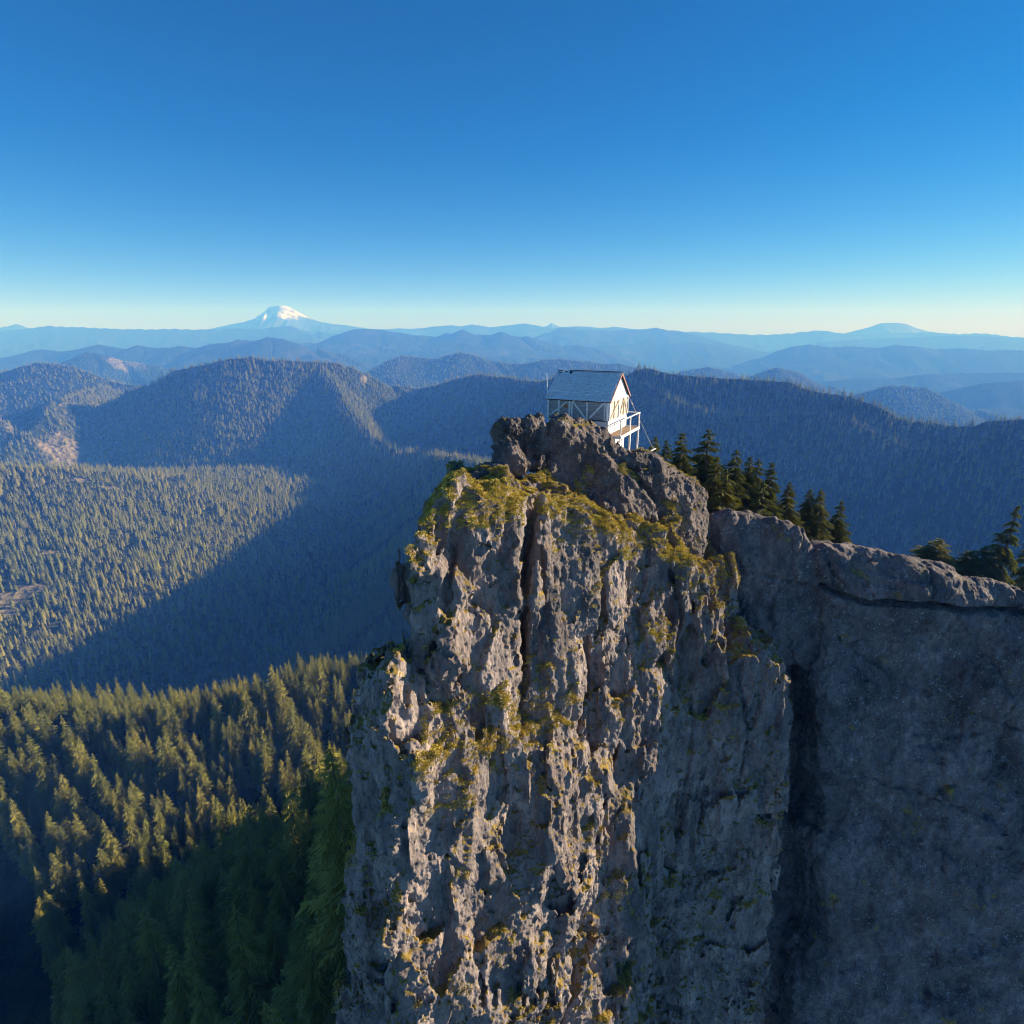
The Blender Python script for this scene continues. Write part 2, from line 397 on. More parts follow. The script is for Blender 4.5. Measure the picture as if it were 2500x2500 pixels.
# snow mountain and the flat-topped volcano: real masses on the horizon
def mountain(name, prof, D, back, mat, label, seed, rib=.16):
    """a cone-like massif whose skyline follows the surveyed profile [(px,row)...]"""
    P = np.array([W(px, row, D) for px, row in prof]); base = P[:, 2].min() - 300
    cx = P[np.argmax(P[:, 2]), 0]
    nx, ny = 420, 200
    xs = np.linspace(P[0, 0], P[-1, 0], nx); half = (xs[-1] - xs[0]) * .5
    ys = np.linspace(-half, half, ny)
    X, Y = np.meshgrid(xs, ys)
    top = np.interp(X, P[:, 0], P[:, 2])
    fall = np.abs(Y) * (.50 + .10 * noise2(X / 1300, Y * 0, seed))
    g = 1 - np.abs(noise2(X / 480 + Y / 1400, Y / 1700 + seed, 2)) * 2 + .5 * (1 - np.abs(noise2(X / 200, Y / 800, seed)) * 2)
    Z = top - fall - np.minimum(np.abs(Y) * rib, 220) * (1.5 - g) * .6 + 12 * noise2(X / 140, Y / 140, seed)
    Z = np.maximum(Z, base)
    i2 = (np.arange(ny - 1)[:, None] * nx + np.arange(nx - 1)[None, :]).ravel()
    f = np.stack([i2, i2 + 1, i2 + nx + 1, i2 + nx], 1)
    o = mesh_obj(name, np.stack([X.ravel(), (Y + D).ravel(), Z.ravel()], 1), f, mat, smooth=True)
    tag(o, label, 'mountain', kind='structure'); return o
def snow_material(line, soft):
    m, nt, b = new_mat('snow_and_rock')
    g = nt.nodes.new('ShaderNodeNewGeometry'); sx = nt.nodes.new('ShaderNodeSeparateXYZ'); nt.links.new(g.outputs['Position'], sx.inputs[0])
    P = coords(nt)
    n1 = noise_t(nt, P, .0023, 6, .65)
    h = math_(nt, 'ADD', sx.outputs['Z'], math_(nt, 'MULTIPLY', math_(nt, 'SUBTRACT', n1, .5), soft * 2.2))
    mr = nt.nodes.new('ShaderNodeMapRange'); mr.inputs['From Min'].default_value = line - soft * .25; mr.inputs['From Max'].default_value = line + soft * .25
    nt.links.new(h, mr.inputs['Value'])
    rocks = ramp(nt, noise_t(nt, P, .0066, 5, .7), [(.49, 0.0), (.58, .85)])
    col = mix(nt, mr.outputs[0], (.05, .06, .06), mix(nt, rocks, (.86, .86, .88), (.16, .13, .13)))
    nt.links.new(col, b.inputs['Base Color'])
    bump(nt, noise_t(nt, P, .006, 6, .7), b, .5, 30)
    return m
D1 = 17200
prof1 = [(430,812),(520,800),(560,790),(597,784),(622,776),(635,766),(648,757),(655,749),(664,746),(678,744),(690,744),(702,746),(712,752),(724,758),(738,766),(752,773),(770,780),(800,787),(840,792),(900,800),(960,806),(1020,814)]
mountain('snowy_mountain', prof1, D1, 1, snow_material(W(680, 775, D1)[2], 220), 'broad snow-covered volcano glowing on the horizon', 4, .30)
D2 = 18000
prof2 = [(2000,822),(2060,813),(2100,803),(2128,795),(2140,791),(2150,788),(2163,787),(2180,786),(2200,787),(2212,789),(2222,793),(2240,801),(2270,808),(2330,815),(2400,822)]
mountain('volcano', prof2, D2, 1, snow_material(W(680, 786, D2)[2] + 260, 100), 'flat-topped pale blue volcano on the horizon', 8, .14)
D3 = 18800
mountain('distant_peak', [(1300,802),(1330,796),(1343,790),(1347,786),(1352,790),(1366,796),(1400,803)], D3, 1, snow_material(W(1347, 792, D3)[2] + 400, 100), 'faint pointed peak on the horizon', 5, .1)

# ------------------------------------------------------------------ haze
def make_haze():
    b = MB(); b.box(-45000, 45000, -12000, 25000, -1900, 640)
    m = bpy.data.materials.new('haze_air'); m.use_nodes = True; nt = m.node_tree
    for n in list(nt.nodes): nt.nodes.remove(n)
    o = nt.nodes.new('ShaderNodeOutputMaterial'); v = nt.nodes.new('ShaderNodeVolumePrincipled')
    v.inputs['Color'].default_value = (*HAZE_COLOR, 1); v.inputs['Density'].default_value = HAZE_DENSITY
    v.inputs['Absorption Color'].default_value = (1, 1, 1, 1)
    v.inputs['Anisotropy'].default_value = 0.0
    nt.links.new(v.outputs[0], o.inputs['Volume'])
    h = b.build('haze', m); tag(h, 'blue air haze filling the valleys', 'haze', kind='stuff')
    return h
make_haze()

# ------------------------------------------------------------------ signed-distance rock
def poly_sdf(X, Z, poly):
    d = np.full(X.shape, 1e9); s = np.ones(X.shape)
    n = len(poly)
    for i in range(n):
        ax, az_ = poly[i]; bx, bz = poly[(i + 1) % n]
        ex, ez = bx - ax, bz - az_; wx, wz = X - ax, Z - az_
        t = np.clip((wx * ex + wz * ez) / (ex * ex + ez * ez + 1e-9), 0, 1)
        d = np.minimum(d, (wx - ex * t) ** 2 + (wz - ez * t) ** 2)
        c1 = Z >= az_; c2 = Z < bz; c3 = ex * wz > ez * wx
        flip = (c1 & c2 & c3) | (~c1 & ~c2 & ~c3)
        s = np.where(flip, -s, s)
    return s * np.sqrt(d)
def line_dist(X, Z, pts):
    d = np.full(X.shape, 1e9)
    for (ax, az_), (bx, bz) in zip(pts[:-1], pts[1:]):
        ex, ez = bx - ax, bz - az_; wx, wz = X - ax, Z - az_
        t = np.clip((wx * ex + wz * ez) / (ex * ex + ez * ez + 1e-9), 0, 1)
        d = np.minimum(d, np.hypot(wx - ex * t, wz - ez * t))
    return d

class Block:
    """rounded mass whose front follows the plane y = y0 + a(x-x0) + b(z-z0); outline surveyed as (px,row).
    px points with row None drop straight down to z = -80; back: how fast the top falls away behind the front."""
    def __init__(s, outline, y0, x0=0, z0=0, a=0, b=0, thick=8, r=1.5, cracks=(), back=.5, grow=0):
        s.pl = (x0, y0, a, b, z0); s.poly = []
        for px, py in outline:
            if py is None: s.poly.append((px, -100.0))
            elif py < 0: s.poly.append((px, float(py)))
            else: s.poly.append(W_plane(px, py, *s.pl))
        s.thick = thick; s.r = r; s.back = back; s.grow = grow
        s.cracks = [([W_plane(px, py, *s.pl) for px, py in pts], w, dep) for pts, w, dep in cracks]
    def eval(s, X, Y, Z):
        x0, y0, a, b, z0 = s.pl
        xs = X[:, 0, 0]; zs = Z[0, 0, :]; h = float(zs[1] - zs[0])
        pad = int(s.thick * s.back / h) + 4
        zp = np.concatenate([zs, zs[-1] + h * np.arange(1, pad + 1)])
        X2, Z2 = np.meshgrid(xs, zp, indexing='ij')
        d2 = poly_sdf(X2, Z2, s.poly).astype(np.float32) - s.grow
        nz = len(zs)
        yf = (y0 + a * (X2 - x0) + b * (Z2 - z0))[:, :nz].astype(np.float32)
        rel = Y - yf[:, None, :]
        sh = np.clip(rel, 0, s.thick) * (s.back / h) + np.arange(nz, dtype=np.float32)[None, None, :]
        i0 = np.floor(sh).astype(np.int32); fr = sh - i0; i0 = np.minimum(i0, len(zp) - 2)
        ix = np.arange(len(xs))[:, None, None]
        D2 = d2[ix, i0] * (1 - fr) + d2[ix, i0 + 1] * fr
        del sh, i0, fr
        sc = 1 / math.sqrt(1 + a * a + b * b)
        dy = (np.abs(rel - s.thick / 2) - s.thick / 2) * sc
        r = s.r
        A = np.maximum(D2 + r, 0); B = np.maximum(dy + r, 0)
        out = np.sqrt(A * A + B * B) - r + np.minimum(np.maximum(D2 + r, dy + r), 0)
        for pts, w, dep in s.cracks:
            ld = line_dist(X2[:, :nz], Z2[:, :nz], pts)
            g = (dep * np.exp(-(ld / w) ** 2)).astype(np.float32)
            out = out + g[:, None, :] * (dy > -dep * 1.6)
        return out.astype(np.float32)

def smin(a, b, k):
    h = np.maximum(k - np.abs(a - b), 0) / k
    return np.minimum(a, b) - h * h * k * .25

def surface_nets(V, org, h):
    """V: float array (nx,ny,nz), negative inside -> verts, quads"""
    I = V < 0
    s = I[:-1, :-1, :-1].astype(np.int8)
    acc = s.copy()
    for dx, dy, dz in ((1,0,0),(0,1,0),(1,1,0),(0,0,1),(1,0,1),(0,1,1),(1,1,1)):
        acc += I[dx:dx + s.shape[0], dy:dy + s.shape[1], dz:dz + s.shape[2]]
    act = (acc > 0) & (acc < 8)
    cell = np.argwhere(act); ids = np.full(act.shape, -1, np.int32); ids[act] = np.arange(len(cell))
    corners = np.array([(0,0,0),(1,0,0),(0,1,0),(1,1,0),(0,0,1),(1,0,1),(0,1,1),(1,1,1)])
    cv = np.stack([V[cell[:, 0] + c[0], cell[:, 1] + c[1], cell[:, 2] + c[2]] for c in corners], 1)
    ps = np.zeros((len(cell), 3)); cnt = np.zeros(len(cell))
    for a in range(8):
        for b in range(a + 1, 8):
            if np.abs(corners[a] - corners[b]).sum() != 1: continue
            m = (cv[:, a] < 0) != (cv[:, b] < 0)
            t = np.where(m, cv[:, a] / (cv[:, a] - cv[:, b] + 1e-12 * (cv[:, a] == cv[:, b])), 0)
            p = corners[a] + t[:, None] * (corners[b] - corners[a])
            ps += p * m[:, None]; cnt += m
    verts = (cell + ps / np.maximum(cnt, 1)[:, None]) * h + np.array(org)
    quads = []
    for ax in range(3):
        o1, o2 = [(1, 2), (2, 0), (0, 1)][ax]
        sl0 = [slice(1, -1)] * 3; sl0[ax] = slice(0, -1); sl1 = [slice(1, -1)] * 3; sl1[ax] = slice(1, None)
        a = I[tuple(sl0)]; b = I[tuple(sl1)]
        for sign in (0, 1):
            e = np.argwhere((a & ~b) if sign == 0 else (~a & b))
            if not len(e): continue
            off = np.ones(3, int); off[ax] = 0
            e = e + off
            u = np.zeros(3, int); u[o1] = 1; w = np.zeros(3, int); w[o2] = 1
            q = [ids[tuple((e - k).T)] for k in (u + w, w, 0 * u, u)]
            q = np.stack(q if sign == 0 else q[::-1], 1)
            quads.append(q)
    quads = np.concatenate(quads); quads = quads[(quads >= 0).all(1)]
    return verts, quads

def refine(v, q):
    """split every quad in four"""
    n = len(v)
    e = np.concatenate([q[:, [0, 1]], q[:, [1, 2]], q[:, [2, 3]], q[:, [3, 0]]]); es = np.sort(e, 1)
    key = es[:, 0].astype(np.int64) * n + es[:, 1]
    u, inv = np.unique(key, return_inverse=True)
    a, b = u // n, u % n
    em = (v[a] + v[b]) / 2; m = len(q)
    cen = v[q].mean(1)
    E = [inv[i * m:(i + 1) * m] + n for i in range(4)]; Cc = np.arange(m) + n + len(u)
    # smooth the coarse points a little so that facets do not show
    nv = np.concatenate([v, em, cen])
    nq = np.concatenate([np.stack([q[:, 0], E[0], Cc, E[3]], 1), np.stack([E[0], q[:, 1], E[1], Cc], 1), np.stack([Cc, E[1], q[:, 2], E[2]], 1), np.stack([E[3], Cc, E[2], q[:, 3]], 1)])
    return nv, nq
def vnormals(v, q):
    fn = np.cross(v[q[:, 2]] - v[q[:, 0]], v[q[:, 3]] - v[q[:, 1]])
    out = np.zeros_like(v)
    for k in range(4):
        for c in range(3): out[:, c] += np.bincount(q[:, k], fn[:, c], len(v))
    return out / (np.linalg.norm(out, axis=1, keepdims=True) + 1e-9)
def pebbles(p, f, amp):
    x, y, z = p[:, 0] * f, p[:, 1] * f, p[:, 2] * f * .8
    return amp * (.9 * noise3(x, y, z) - .8 * np.abs(noise3(x * 1.9 + 3, y * 1.9, z * 1.9)) + .45 * noise3(x * 4.1, y * 4.1, z * 3.3))

def carve(name, blocks, lo, hi, h, k, noisefn, mat, parent=None, fine=0, ff=3.2):
    n = [int((b - a) / h) + 1 for a, b in zip(lo, hi)]
    xs, ys, zs = [np.arange(m, dtype=np.float32) * h + a for m, a in zip(n, lo)]
    X = xs[:, None, None] + np.zeros((1, 1, n[2]), np.float32); Z = zs[None, None, :] + np.zeros((n[0], 1, 1), np.float32)
    Y = ys[None, :, None]
    V = None
    for b in blocks:
        v = b.eval(X, Y, Z); V = v if V is None else smin(V, v, k)
    band = np.abs(V) < 2.4
    idx = np.nonzero(band)
    px, py, pz = xs[idx[0]], ys[idx[1]], zs[idx[2]]
    V[idx] += noisefn(px, py, pz).astype(np.float32)
    V[0] = 1; V[-1] = 1; V[:, 0] = 1; V[:, -1] = 1; V[:, :, 0] = 1; V[:, :, -1] = 1
    v, q = surface_nets(V, lo, h)
    lab = np.arange(len(v)); e0 = np.concatenate([q[:, 0], q[:, 1], q[:, 2]]); e1 = np.concatenate([q[:, 1], q[:, 2], q[:, 3]])
    for it in range(400):                      # keep only the one connected mass: no loose crumbs in the air
        m_ = np.minimum(lab[e0], lab[e1]); new = lab.copy()
        np.minimum.at(new, e0, m_); np.minimum.at(new, e1, m_); new = np.minimum(new, new[new]); new = new[new]
        if (new == lab).all(): break
        lab = new
    main_ = np.bincount(lab).argmax(); kp = lab == main_
    q = q[kp[q[:, 0]]]; re_ = np.cumsum(kp) - 1; q = re_[q]; v = v[kp]
    if fine:
        v, q = refine(v, q)
        v = v + vnormals(v, q) * pebbles(v, ff, fine)[:, None]
    print(name, len(q))
    o = mesh_obj(name, v, q, mat, parent, smooth=True)
    return o

def ridn(x, y, z):
    return 1 - 2 * np.abs(noise3(x, y, z))
def steps(v, k):
    f = np.floor(v * k); t = np.clip((v * k - f - .35) / .3, 0, 1)
    return (f + t * t * (3 - 2 * t)) / k
_CR = np.random.default_rng(23).random((32, 32, 32, 4), dtype=np.float32)
def blocks_(x, y, z):
    """fractured-block offset: every irregular cell stands out by its own amount, with a tilt"""
    x = np.asarray(x, np.float32); y = np.asarray(y, np.float32); z = np.asarray(z, np.float32)
    bx = np.floor(x - .5); by = np.floor(y - .5); bz = np.floor(z - .5)
    best = np.full(x.shape, 9, np.float32); val = np.zeros(x.shape, np.float32)
    for i in (0, 1):
        for j in (0, 1):
            for k in (0, 1):
                cx, cy_, cz = bx + i, by + j, bz + k
                r_ = _CR[cx.astype(np.int32) & 31, cy_.astype(np.int32) & 31, cz.astype(np.int32) & 31]
                dx = x - cx - .5 - (r_[..., 0] - .5) * .8; dy = y - cy_ - .5 - (r_[..., 1] - .5) * .8; dz = z - cz - .5 - (r_[..., 2] - .5) * .8
                d = dx * dx + dy * dy + dz * dz
                m = d < best; best = np.where(m, d, best)
                val = np.where(m, r_[..., 3] - .5 + dx * (r_[..., 0] - .5) * 1.6 + dz * (r_[..., 2] - .5) * 1.2, val)
    return val
def n_tower(x, y, z):
    wx = x + .45 * noise3(x * .5, y * .5, z * .3); wz = z + .8 * noise3(x * .4 + 9, y * .4, z * .35)
    low = .38 * fbm3(wx * .33, y * .33, wz * .18, 2)
    blk = .55 * steps(noise3(wx * .55, y * .55, wz * .27), 3.0) + .95 * blocks_(wx * .62, y * .62, wz * .30) + .26 * blocks_(wx * 1.9 + 7, y * 1.9, wz * .95)
    sel = np.clip(.35 + 1.6 * noise3(x * .3 + 3, y * .3, z * .22), 0, 1) * np.clip((-9 - z) / 7, .2, 1)
    ribs = sel * (-.20 * ridn(wx * 1.3, y * 1.3, wz * .33) - .13 * ridn(wx * 2.9 + 3, y * 2.9, wz * .7))
    fine = .11 * fbm3(x * 2.6, y * 2.6, z * 2.0, 2)
    return low + blk + ribs + fine
def n_wall(x, y, z):
    wx = x + .8 * noise3(x * .3, y * .3, z * .3)
    low = .75 * fbm3(x * .17, y * .17, z * .17, 2)
    slab = .75 * steps(noise3(wx * .16 + 9, y * .16, z * .22) + .2 * noise3(wx * .6, y * .6, z * .5), 2.6)
    mid = .24 * fbm3(x * .8, y * .8, z * .6, 3)
    fine = .10 * fbm3(x * 2.6, y * 2.6, z * 2.2, 2) + .16 * blocks_(wx * .5, y * .5, z * .4) + .07 * blocks_(wx * 1.3, y * 1.3, z * 1.0)
    joints = .30 * np.clip(ridn(wx * .22 + .3 * noise3(x * .5, y * .5, z * .3), y * .2, z * .09) - .86, 0, 1) * 7
    return low + mid + fine + joints + slab
def n_bould(x, y, z):
    low = .42 * fbm3(x * .42, y * .42, z * .36, 2)
    mid = .17 * fbm3(x * 1.3, y * 1.3, z * .9, 3)
    fine = .13 * fbm3(x * 3.6, y * 3.6, z * 3.2, 3)
    return low + mid + fine - .12 * ridn(x * .9, y * .9, z * .5) + .16 * blocks_(x * .8, y * .8, z * .7)

M_TOWER = rock_material('mossy_cliff_rock', dark=(.12, .11, .115), light=(.50, .42, .38), up=.42, moss_amt=.22)
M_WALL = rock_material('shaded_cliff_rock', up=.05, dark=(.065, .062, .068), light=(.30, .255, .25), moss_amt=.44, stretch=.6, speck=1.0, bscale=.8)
M_BOULD = rock_material('boulder_rock', dark=(.09, .08, .08), light=(.30, .25, .23), up=.22, moss_amt=.18, stretch=.8, speck=1.0, bscale=1.3)

TA = math.tan(R(37))
tower = Block([(1060,1285),(1075,1250),(1110,1232),(1200,1240),(1280,1250),(1380,1262),(1430,1275),(1500,1298),(1600,1328),(1680,1352),(1745,1384),(1784,1412),(1797,1450),(1808,1500),(1794,1545),(1752,1585),(1710,1640),(1670,1760),(1645,1960),(1600,2500),(9,None),(-7,None),(960,2500),(975,1950),(985,1700),(992,1600),(1003,1500),(1015,1400),(1030,1330)],
              22.6, x0=-4.3, z0=-12, a=TA, b=.10, thick=11.5, r=.9, back=.10, grow=.25,
              cracks=[([(1300,1240),(1290,1330),(1275,1450),(1272,1600),(1268,1740)], .28, 1.5),
                      ([(1430,1560),(1440,1680),(1400,1800),(1380,1960)], .2, .7),
                      ([(1640,1400),(1660,1500),(1640,1600)], .2, .7),
                      ([(1120,1250),(1100,1400),(1070,1600),(1060,1900)], .18, .6)])
tower_mid = Block([(1090,1500),(1240,1480),(1262,1560),(1266,1760),(1250,1960),(1240,2500),(0,None),(-6,None),(1000,2500),(1010,1900),(1040,1640)], 22.2, x0=-4.3, z0=-12, a=TA, b=.10, thick=6, r=.8)
tower_low = Block([(1020,1810),(1120,1770),(1230,1790),(1310,1745),(1370,1800),(1480,1880),(1560,2040),(1600,2500),(7,None),(-6,None),(930,2500),(950,2000)], 21.9, x0=-4.3, z0=-12, a=TA, b=.14, thick=7, r=1.0)
shoulder = Block([(885,1650),(925,1628),(985,1622),(1020,1640),(1060,1800),(1060,2500),(-4,None),(-11,None),(850,2500),(868,1960),(850,1840),(846,1790),(872,1740)], 23.0, x0=-5.5, z0=-15, a=.15, b=.12, thick=6, r=.9, back=.35)
rightlow = Block([(1800,1575),(1840,1560),(1900,1592),(1925,1680),(1935,1800),(1920,1960),(1905,2500),(15,None),(4,None),(1400,2500),(1440,2150),(1500,1960),(1560,1810),(1640,1700),(1720,1620)], 33.0, x0=10, z0=-18, a=.08, b=.07, thick=9, r=1.1, back=.2,
                 cracks=[([(1690,1660),(1680,1850),(1650,2100)], .15, .6), ([(1800,1620),(1820,1800),(1790,2000)], .12, .4)])
topback = Block([(1130,1185),(1200,1165),(1340,1150),(1500,1140),(1640,1200),(1700,1330),(1720,1600),(1300,1600),(1100,1400)], 33.5, x0=0, z0=-10, a=.28, b=0, thick=10, r=1.5, back=.4)
cliff = carve('cliff', [tower, tower_mid, tower_low, shoulder, rightlow, topback], (-14.5, 13.5, -62), (19.5, 46.5, -5), .125, .5, n_tower, M_TOWER, fine=.08)
tag(cliff, 'craggy sunlit cliff with golden moss below the cabin', 'cliff', kind='structure')

wall_a = Block([(1735,1290),(1745,1248),(1790,1230),(1850,1229),(1920,1250),(1975,1280),(2010,1320),(2022,1440),(2015,1560),(1990,1620),(1930,1640),(1790,1660),(1780,1560),(1800,1440),(1760,1360)],
               38.6, x0=14, z0=-15, a=-.03, b=.08, thick=10, r=1.5,
               cracks=[([(1830,1395),(1930,1420),(2020,1440)], .10, .5), ([(1790,1500),(1900,1620),(2000,1660)], .1, .4)])
wall_back = Block([(1800,1330),(2100,1400),(2150,2500),(30,None),(8,None),(1700,2500)], 42.0, x0=18, z0=-18, a=0, b=.08, thick=8, r=1)
wall_b = Block([(2012,1330),(2040,1306),(2090,1306),(2180,1325),(2250,1350),(2350,1387),(2500,1432),(2700,1500),(58,-40),(58,None),(20.5,None),(2010,2300),(2000,1950),(2004,1700),(1996,1600),(2004,1500)],
               37.4, x0=21, z0=-15, a=-.02, b=.08, thick=12, r=1.3,
               cracks=[([(2000,1432),(2060,1452),(2120,1468),(2190,1462),(2260,1462),(2340,1482),(2420,1490),(2560,1505)], .16, 1.3),
                       ([(2080,1310),(2085,1380),(2130,1460)], .07, .3), ([(2100,1600),(2260,1700),(2420,1760),(2600,1800)], .1, .45),
                       ([(2330,1480),(2290,1620),(2310,1800),(2280,2100)], .09, .35), ([(2025,1320),(2035,1390),(2050,1450)], .10, .5), ([(2050,1560),(2180,1640),(2200,1790),(2150,2000)], .08, .35), ([(2250,1340),(2262,1400),(2255,1462)], .07, .35), ([(2400,1560),(2460,1700),(2440,1900)], .09, .35), ([(2040,1880),(2200,1920),(2420,1990)], .1, .4)])
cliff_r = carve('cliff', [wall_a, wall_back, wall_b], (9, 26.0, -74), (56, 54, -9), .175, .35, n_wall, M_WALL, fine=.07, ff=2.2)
tag(cliff_r, 'smooth dark shaded rock wall with a long crack', 'cliff', kind='structure')

def boulder(outlines, lo, hi, h, label, mat=M_BOULD):
    o = carve('boulder', [Block(*a, **k) for a, k in outlines], lo, hi, h, .4, n_bould, mat, fine=.06, ff=3.2)
    return tag(o, label, 'boulder')
boulder([(([(1350,1180),(1347,1110),(1350,1050),(1365,1032),(1390,1026),(1420,1036),(1455,1055),(1500,1078),(1530,1095),(1560,1150),(1520,1290),(1400,1270)], 34.8), dict(x0=4, z0=-8, a=.30, b=.25, thick=4.2, r=1.0, back=.3, grow=.3)),
         (([(1490,1082),(1560,1096),(1600,1112),(1650,1138),(1700,1172),(1728,1210),(1738,1260),(1728,1340),(1712,1375),(1660,1370),(1520,1320),(1440,1290),(1450,1120)], 34.6), dict(x0=8, z0=-11, a=.42, b=.35, thick=6.5, r=1.2, back=.3, grow=.2, cracks=[([(1480,1100),(1540,1150),(1600,1220),(1665,1245)], .15, .5), ([(1440,1080),(1450,1150),(1420,1230)], .18, .6)]))],
        (1.2, 30, -17), (16, 46, -4), .10, 'huge rounded boulder patched with yellow moss in front of the cabin')
boulder([(([(1212,1140),(1208,1080),(1214,1042),(1232,1030),(1262,1028),(1274,1045),(1276,1110),(1268,1150)], 34.0), dict(x0=-.5, z0=-8, a=.1, b=.1, thick=2.2, r=.5, back=.2))],
        (-2.5, 32, -12), (2, 38.5, -4), .07, 'dark squat boulder at the left end of the summit')
boulder([(([(1276,1150),(1277,1060),(1276,1034),(1290,1025),(1318,1030),(1334,1045),(1338,1080),(1330,1130),(1318,1155)], 34.2), dict(x0=.8, z0=-8, a=.1, b=.1, thick=2.2, r=.55, back=.2))],
        (-.5, 32, -12), (3.6, 38.5, -4), .07, 'upright rough boulder standing left of the cabin corner')
boulder([(([(1228,1150),(1232,1100),(1245,1086),(1262,1088),(1270,1108),(1268,1145)], 33.3), dict(x0=0, z0=-9, a=.1, b=.1, thick=1.4, r=.3, back=.2))],
        (-2, 31.8, -11.5), (2, 36, -5), .06, 'small pale boulder leaning against the dark squat boulder')
boulder([(([(1150,1190),(1160,1160),(1190,1148),(1225,1150),(1240,1180)], 31.6), dict(x0=-1.5, z0=-9, a=.1, b=.1, thick=2.0, r=.35, back=.2))],
        (-4, 30, -12), (1, 35.5, -6), .07, 'low reddish flat boulder at the left edge of the mossy ledge', M_WALL)

MOSS_SPOTS = []
def moss_spots(o, dens, zmin, thr, seed, region=None):
    """random points on the upward-looking parts of a rock where moss and dry grass hold"""
    me = o.data; n = len(me.polygons)
    c = np.empty(n * 3, np.float32); me.polygons.foreach_get('center', c); c = c.reshape(-1, 3)
    nn = np.empty(n * 3, np.float32); me.polygons.foreach_get('normal', nn); nn = nn.reshape(-1, 3)
    ar = np.empty(n, np.float32); me.polygons.foreach_get('area', ar)
    m = noise3(c[:, 0] * .45, c[:, 1] * .45, c[:, 2] * .45 + seed) + .5 * noise3(c[:, 0] * 1.3, c[:, 1] * 1.3, c[:, 2] * 1.3 + seed)
    ok = (nn[:, 2] > zmin) & (m + .8 * (nn[:, 2] - zmin) > thr) & (nn[:, 1] < .75)
    if region is not None: ok |= region(c, nn)
    p = np.clip(ar * dens, 0, 1) * ok
    pick = np.random.default_rng(seed).random(n) < p
    MOSS_SPOTS.append((c[pick], nn[pick]))
def ledge(c, nn):   # the long grassy ledge running down to the right on top of the cliff
    line = -7.2 - .62 * np.maximum(0, c[:, 0] - .5)            # height of the rim
    return (c[:, 2] > line - 1.3 - 1.2 * noise3(c[:, 0] * .6, c[:, 1] * .6, c[:, 2] * .4)) & (nn[:, 2] > .24) & (c[:, 0] > -6) | ((c[:, 2] > -21) & (c[:, 2] < -16.3) & (c[:, 0] > -4) & (c[:, 0] < 3.5) & (nn[:, 2] > .16 - .5 * noise3(c[:, 0], c[:, 1], c[:, 2] + 9) + .3))
moss_spots(cliff, 80, .45, .75, 3, ledge)
for o in [q for q in C.objects if q.name.startswith('boulder')][:1]: moss_spots(o, 14, .3, .85, 5)

# ------------------------------------------------------------------ lookout cabin
def simple_mat(name, col, rough=.7, wood=False, var=.25, scale=(1, 1, 1), bumpd=.01, peel=None):
    m, nt, b = new_mat(name); P = coords(nt, scale, geo=False)
    n = noise_t(nt, P, 3.0, 6, .65); c2 = tuple(c * (1 - var) for c in col); c3 = tuple(min(1, c * (1 + var)) for c in col)
    cc = ramp(nt, n, [(.3, c2), (.7, c3)])
    if peel:
        n2 = noise_t(nt, P, 5.0, 6, .75); cc = mix(nt, ramp(nt, n2, [(.5, 0.0), (.6, peel[1])]), cc, peel[0])
    nt.links.new(cc, b.inputs['Base Color']); bump(nt, noise_t(nt, P, 12, 4, .6), b, .5, bumpd); b.inputs['Roughness'].default_value = rough
    return m
M_WHITE = simple_mat('white_paint', (.84, .83, .82), .55, var=.06, peel=((.42, .36, .30), .35), scale=(1, 1, 3))
M_WEATH = simple_mat('weathered_board', (.30, .30, .31), .85, var=.45, scale=(.6, .6, 6), peel=((.62, .61, .62), .6))
M_WEATHL = simple_mat('weathered_batten', (.80, .79, .78), .85, var=.3, scale=(2, 2, 2), peel=((.25, .2, .17), .5))
M_GWEATH = simple_mat('tan_board', (.66, .58, .47), .85, var=.25, scale=(.6, .6, 6), peel=((.36, .30, .22), .6))  # gable-end shutter boards, paler and browner than those on the long side
M_GBRACE = simple_mat('tan_batten', (.52, .45, .37), .85, var=.2)  # brown-tan battens for the gable-end shutters
M_DECK = simple_mat('deck_board', (.34, .23, .15), .8, var=.3)
M_TRIM = simple_mat('reddish_trim', (.36, .20, .17), .7, var=.25)
M_DARK = simple_mat('dark_tar', (.03, .03, .035), .8, var=.3)
M_METAL = simple_mat('dull_wire', (.35, .33, .31), .5, var=.1)
M_ORANGE = simple_mat('orange_patch', (.55, .16, .05), .6, var=.15)
def shingle_mat():
    m, nt, b = new_mat('grey_shingle'); P = coords(nt, (1, 1, 1), geo=False)
    n = noise_t(nt, coords(nt, (1, 4.5, 4.5), geo=False), 3.2, 5, .8)
    v = nt.nodes.new('ShaderNodeTexVoronoi'); v.inputs['Scale'].default_value = 7; nt.links.new(P, v.inputs['Vector'])
    col = ramp(nt, n, [(.3, (.40, .41, .45)), (.48, (.80, .80, .83)), (.62, (.95, .95, .96))])
    nt.links.new(col, b.inputs['Base Color']); bump(nt, n, b, .5, .02); return m
M_SHING = shingle_mat()

# local axes: x along the long side (towards the gable end), y inward (away from the camera), z up
cab_rz = math.atan2(-.454, .891)
nc = W(1482.5, 1060, 38.6)                     # near corner, at deck height
LW, LD, HW = 4.35, 4.3, 2.22
WB = .88                                       # height of the white dado
cabin = empty('lookout_cabin', nc, cab_rz)
tag(cabin, 'small white fire lookout cabin with shuttered windows on the summit rock', 'cabin')
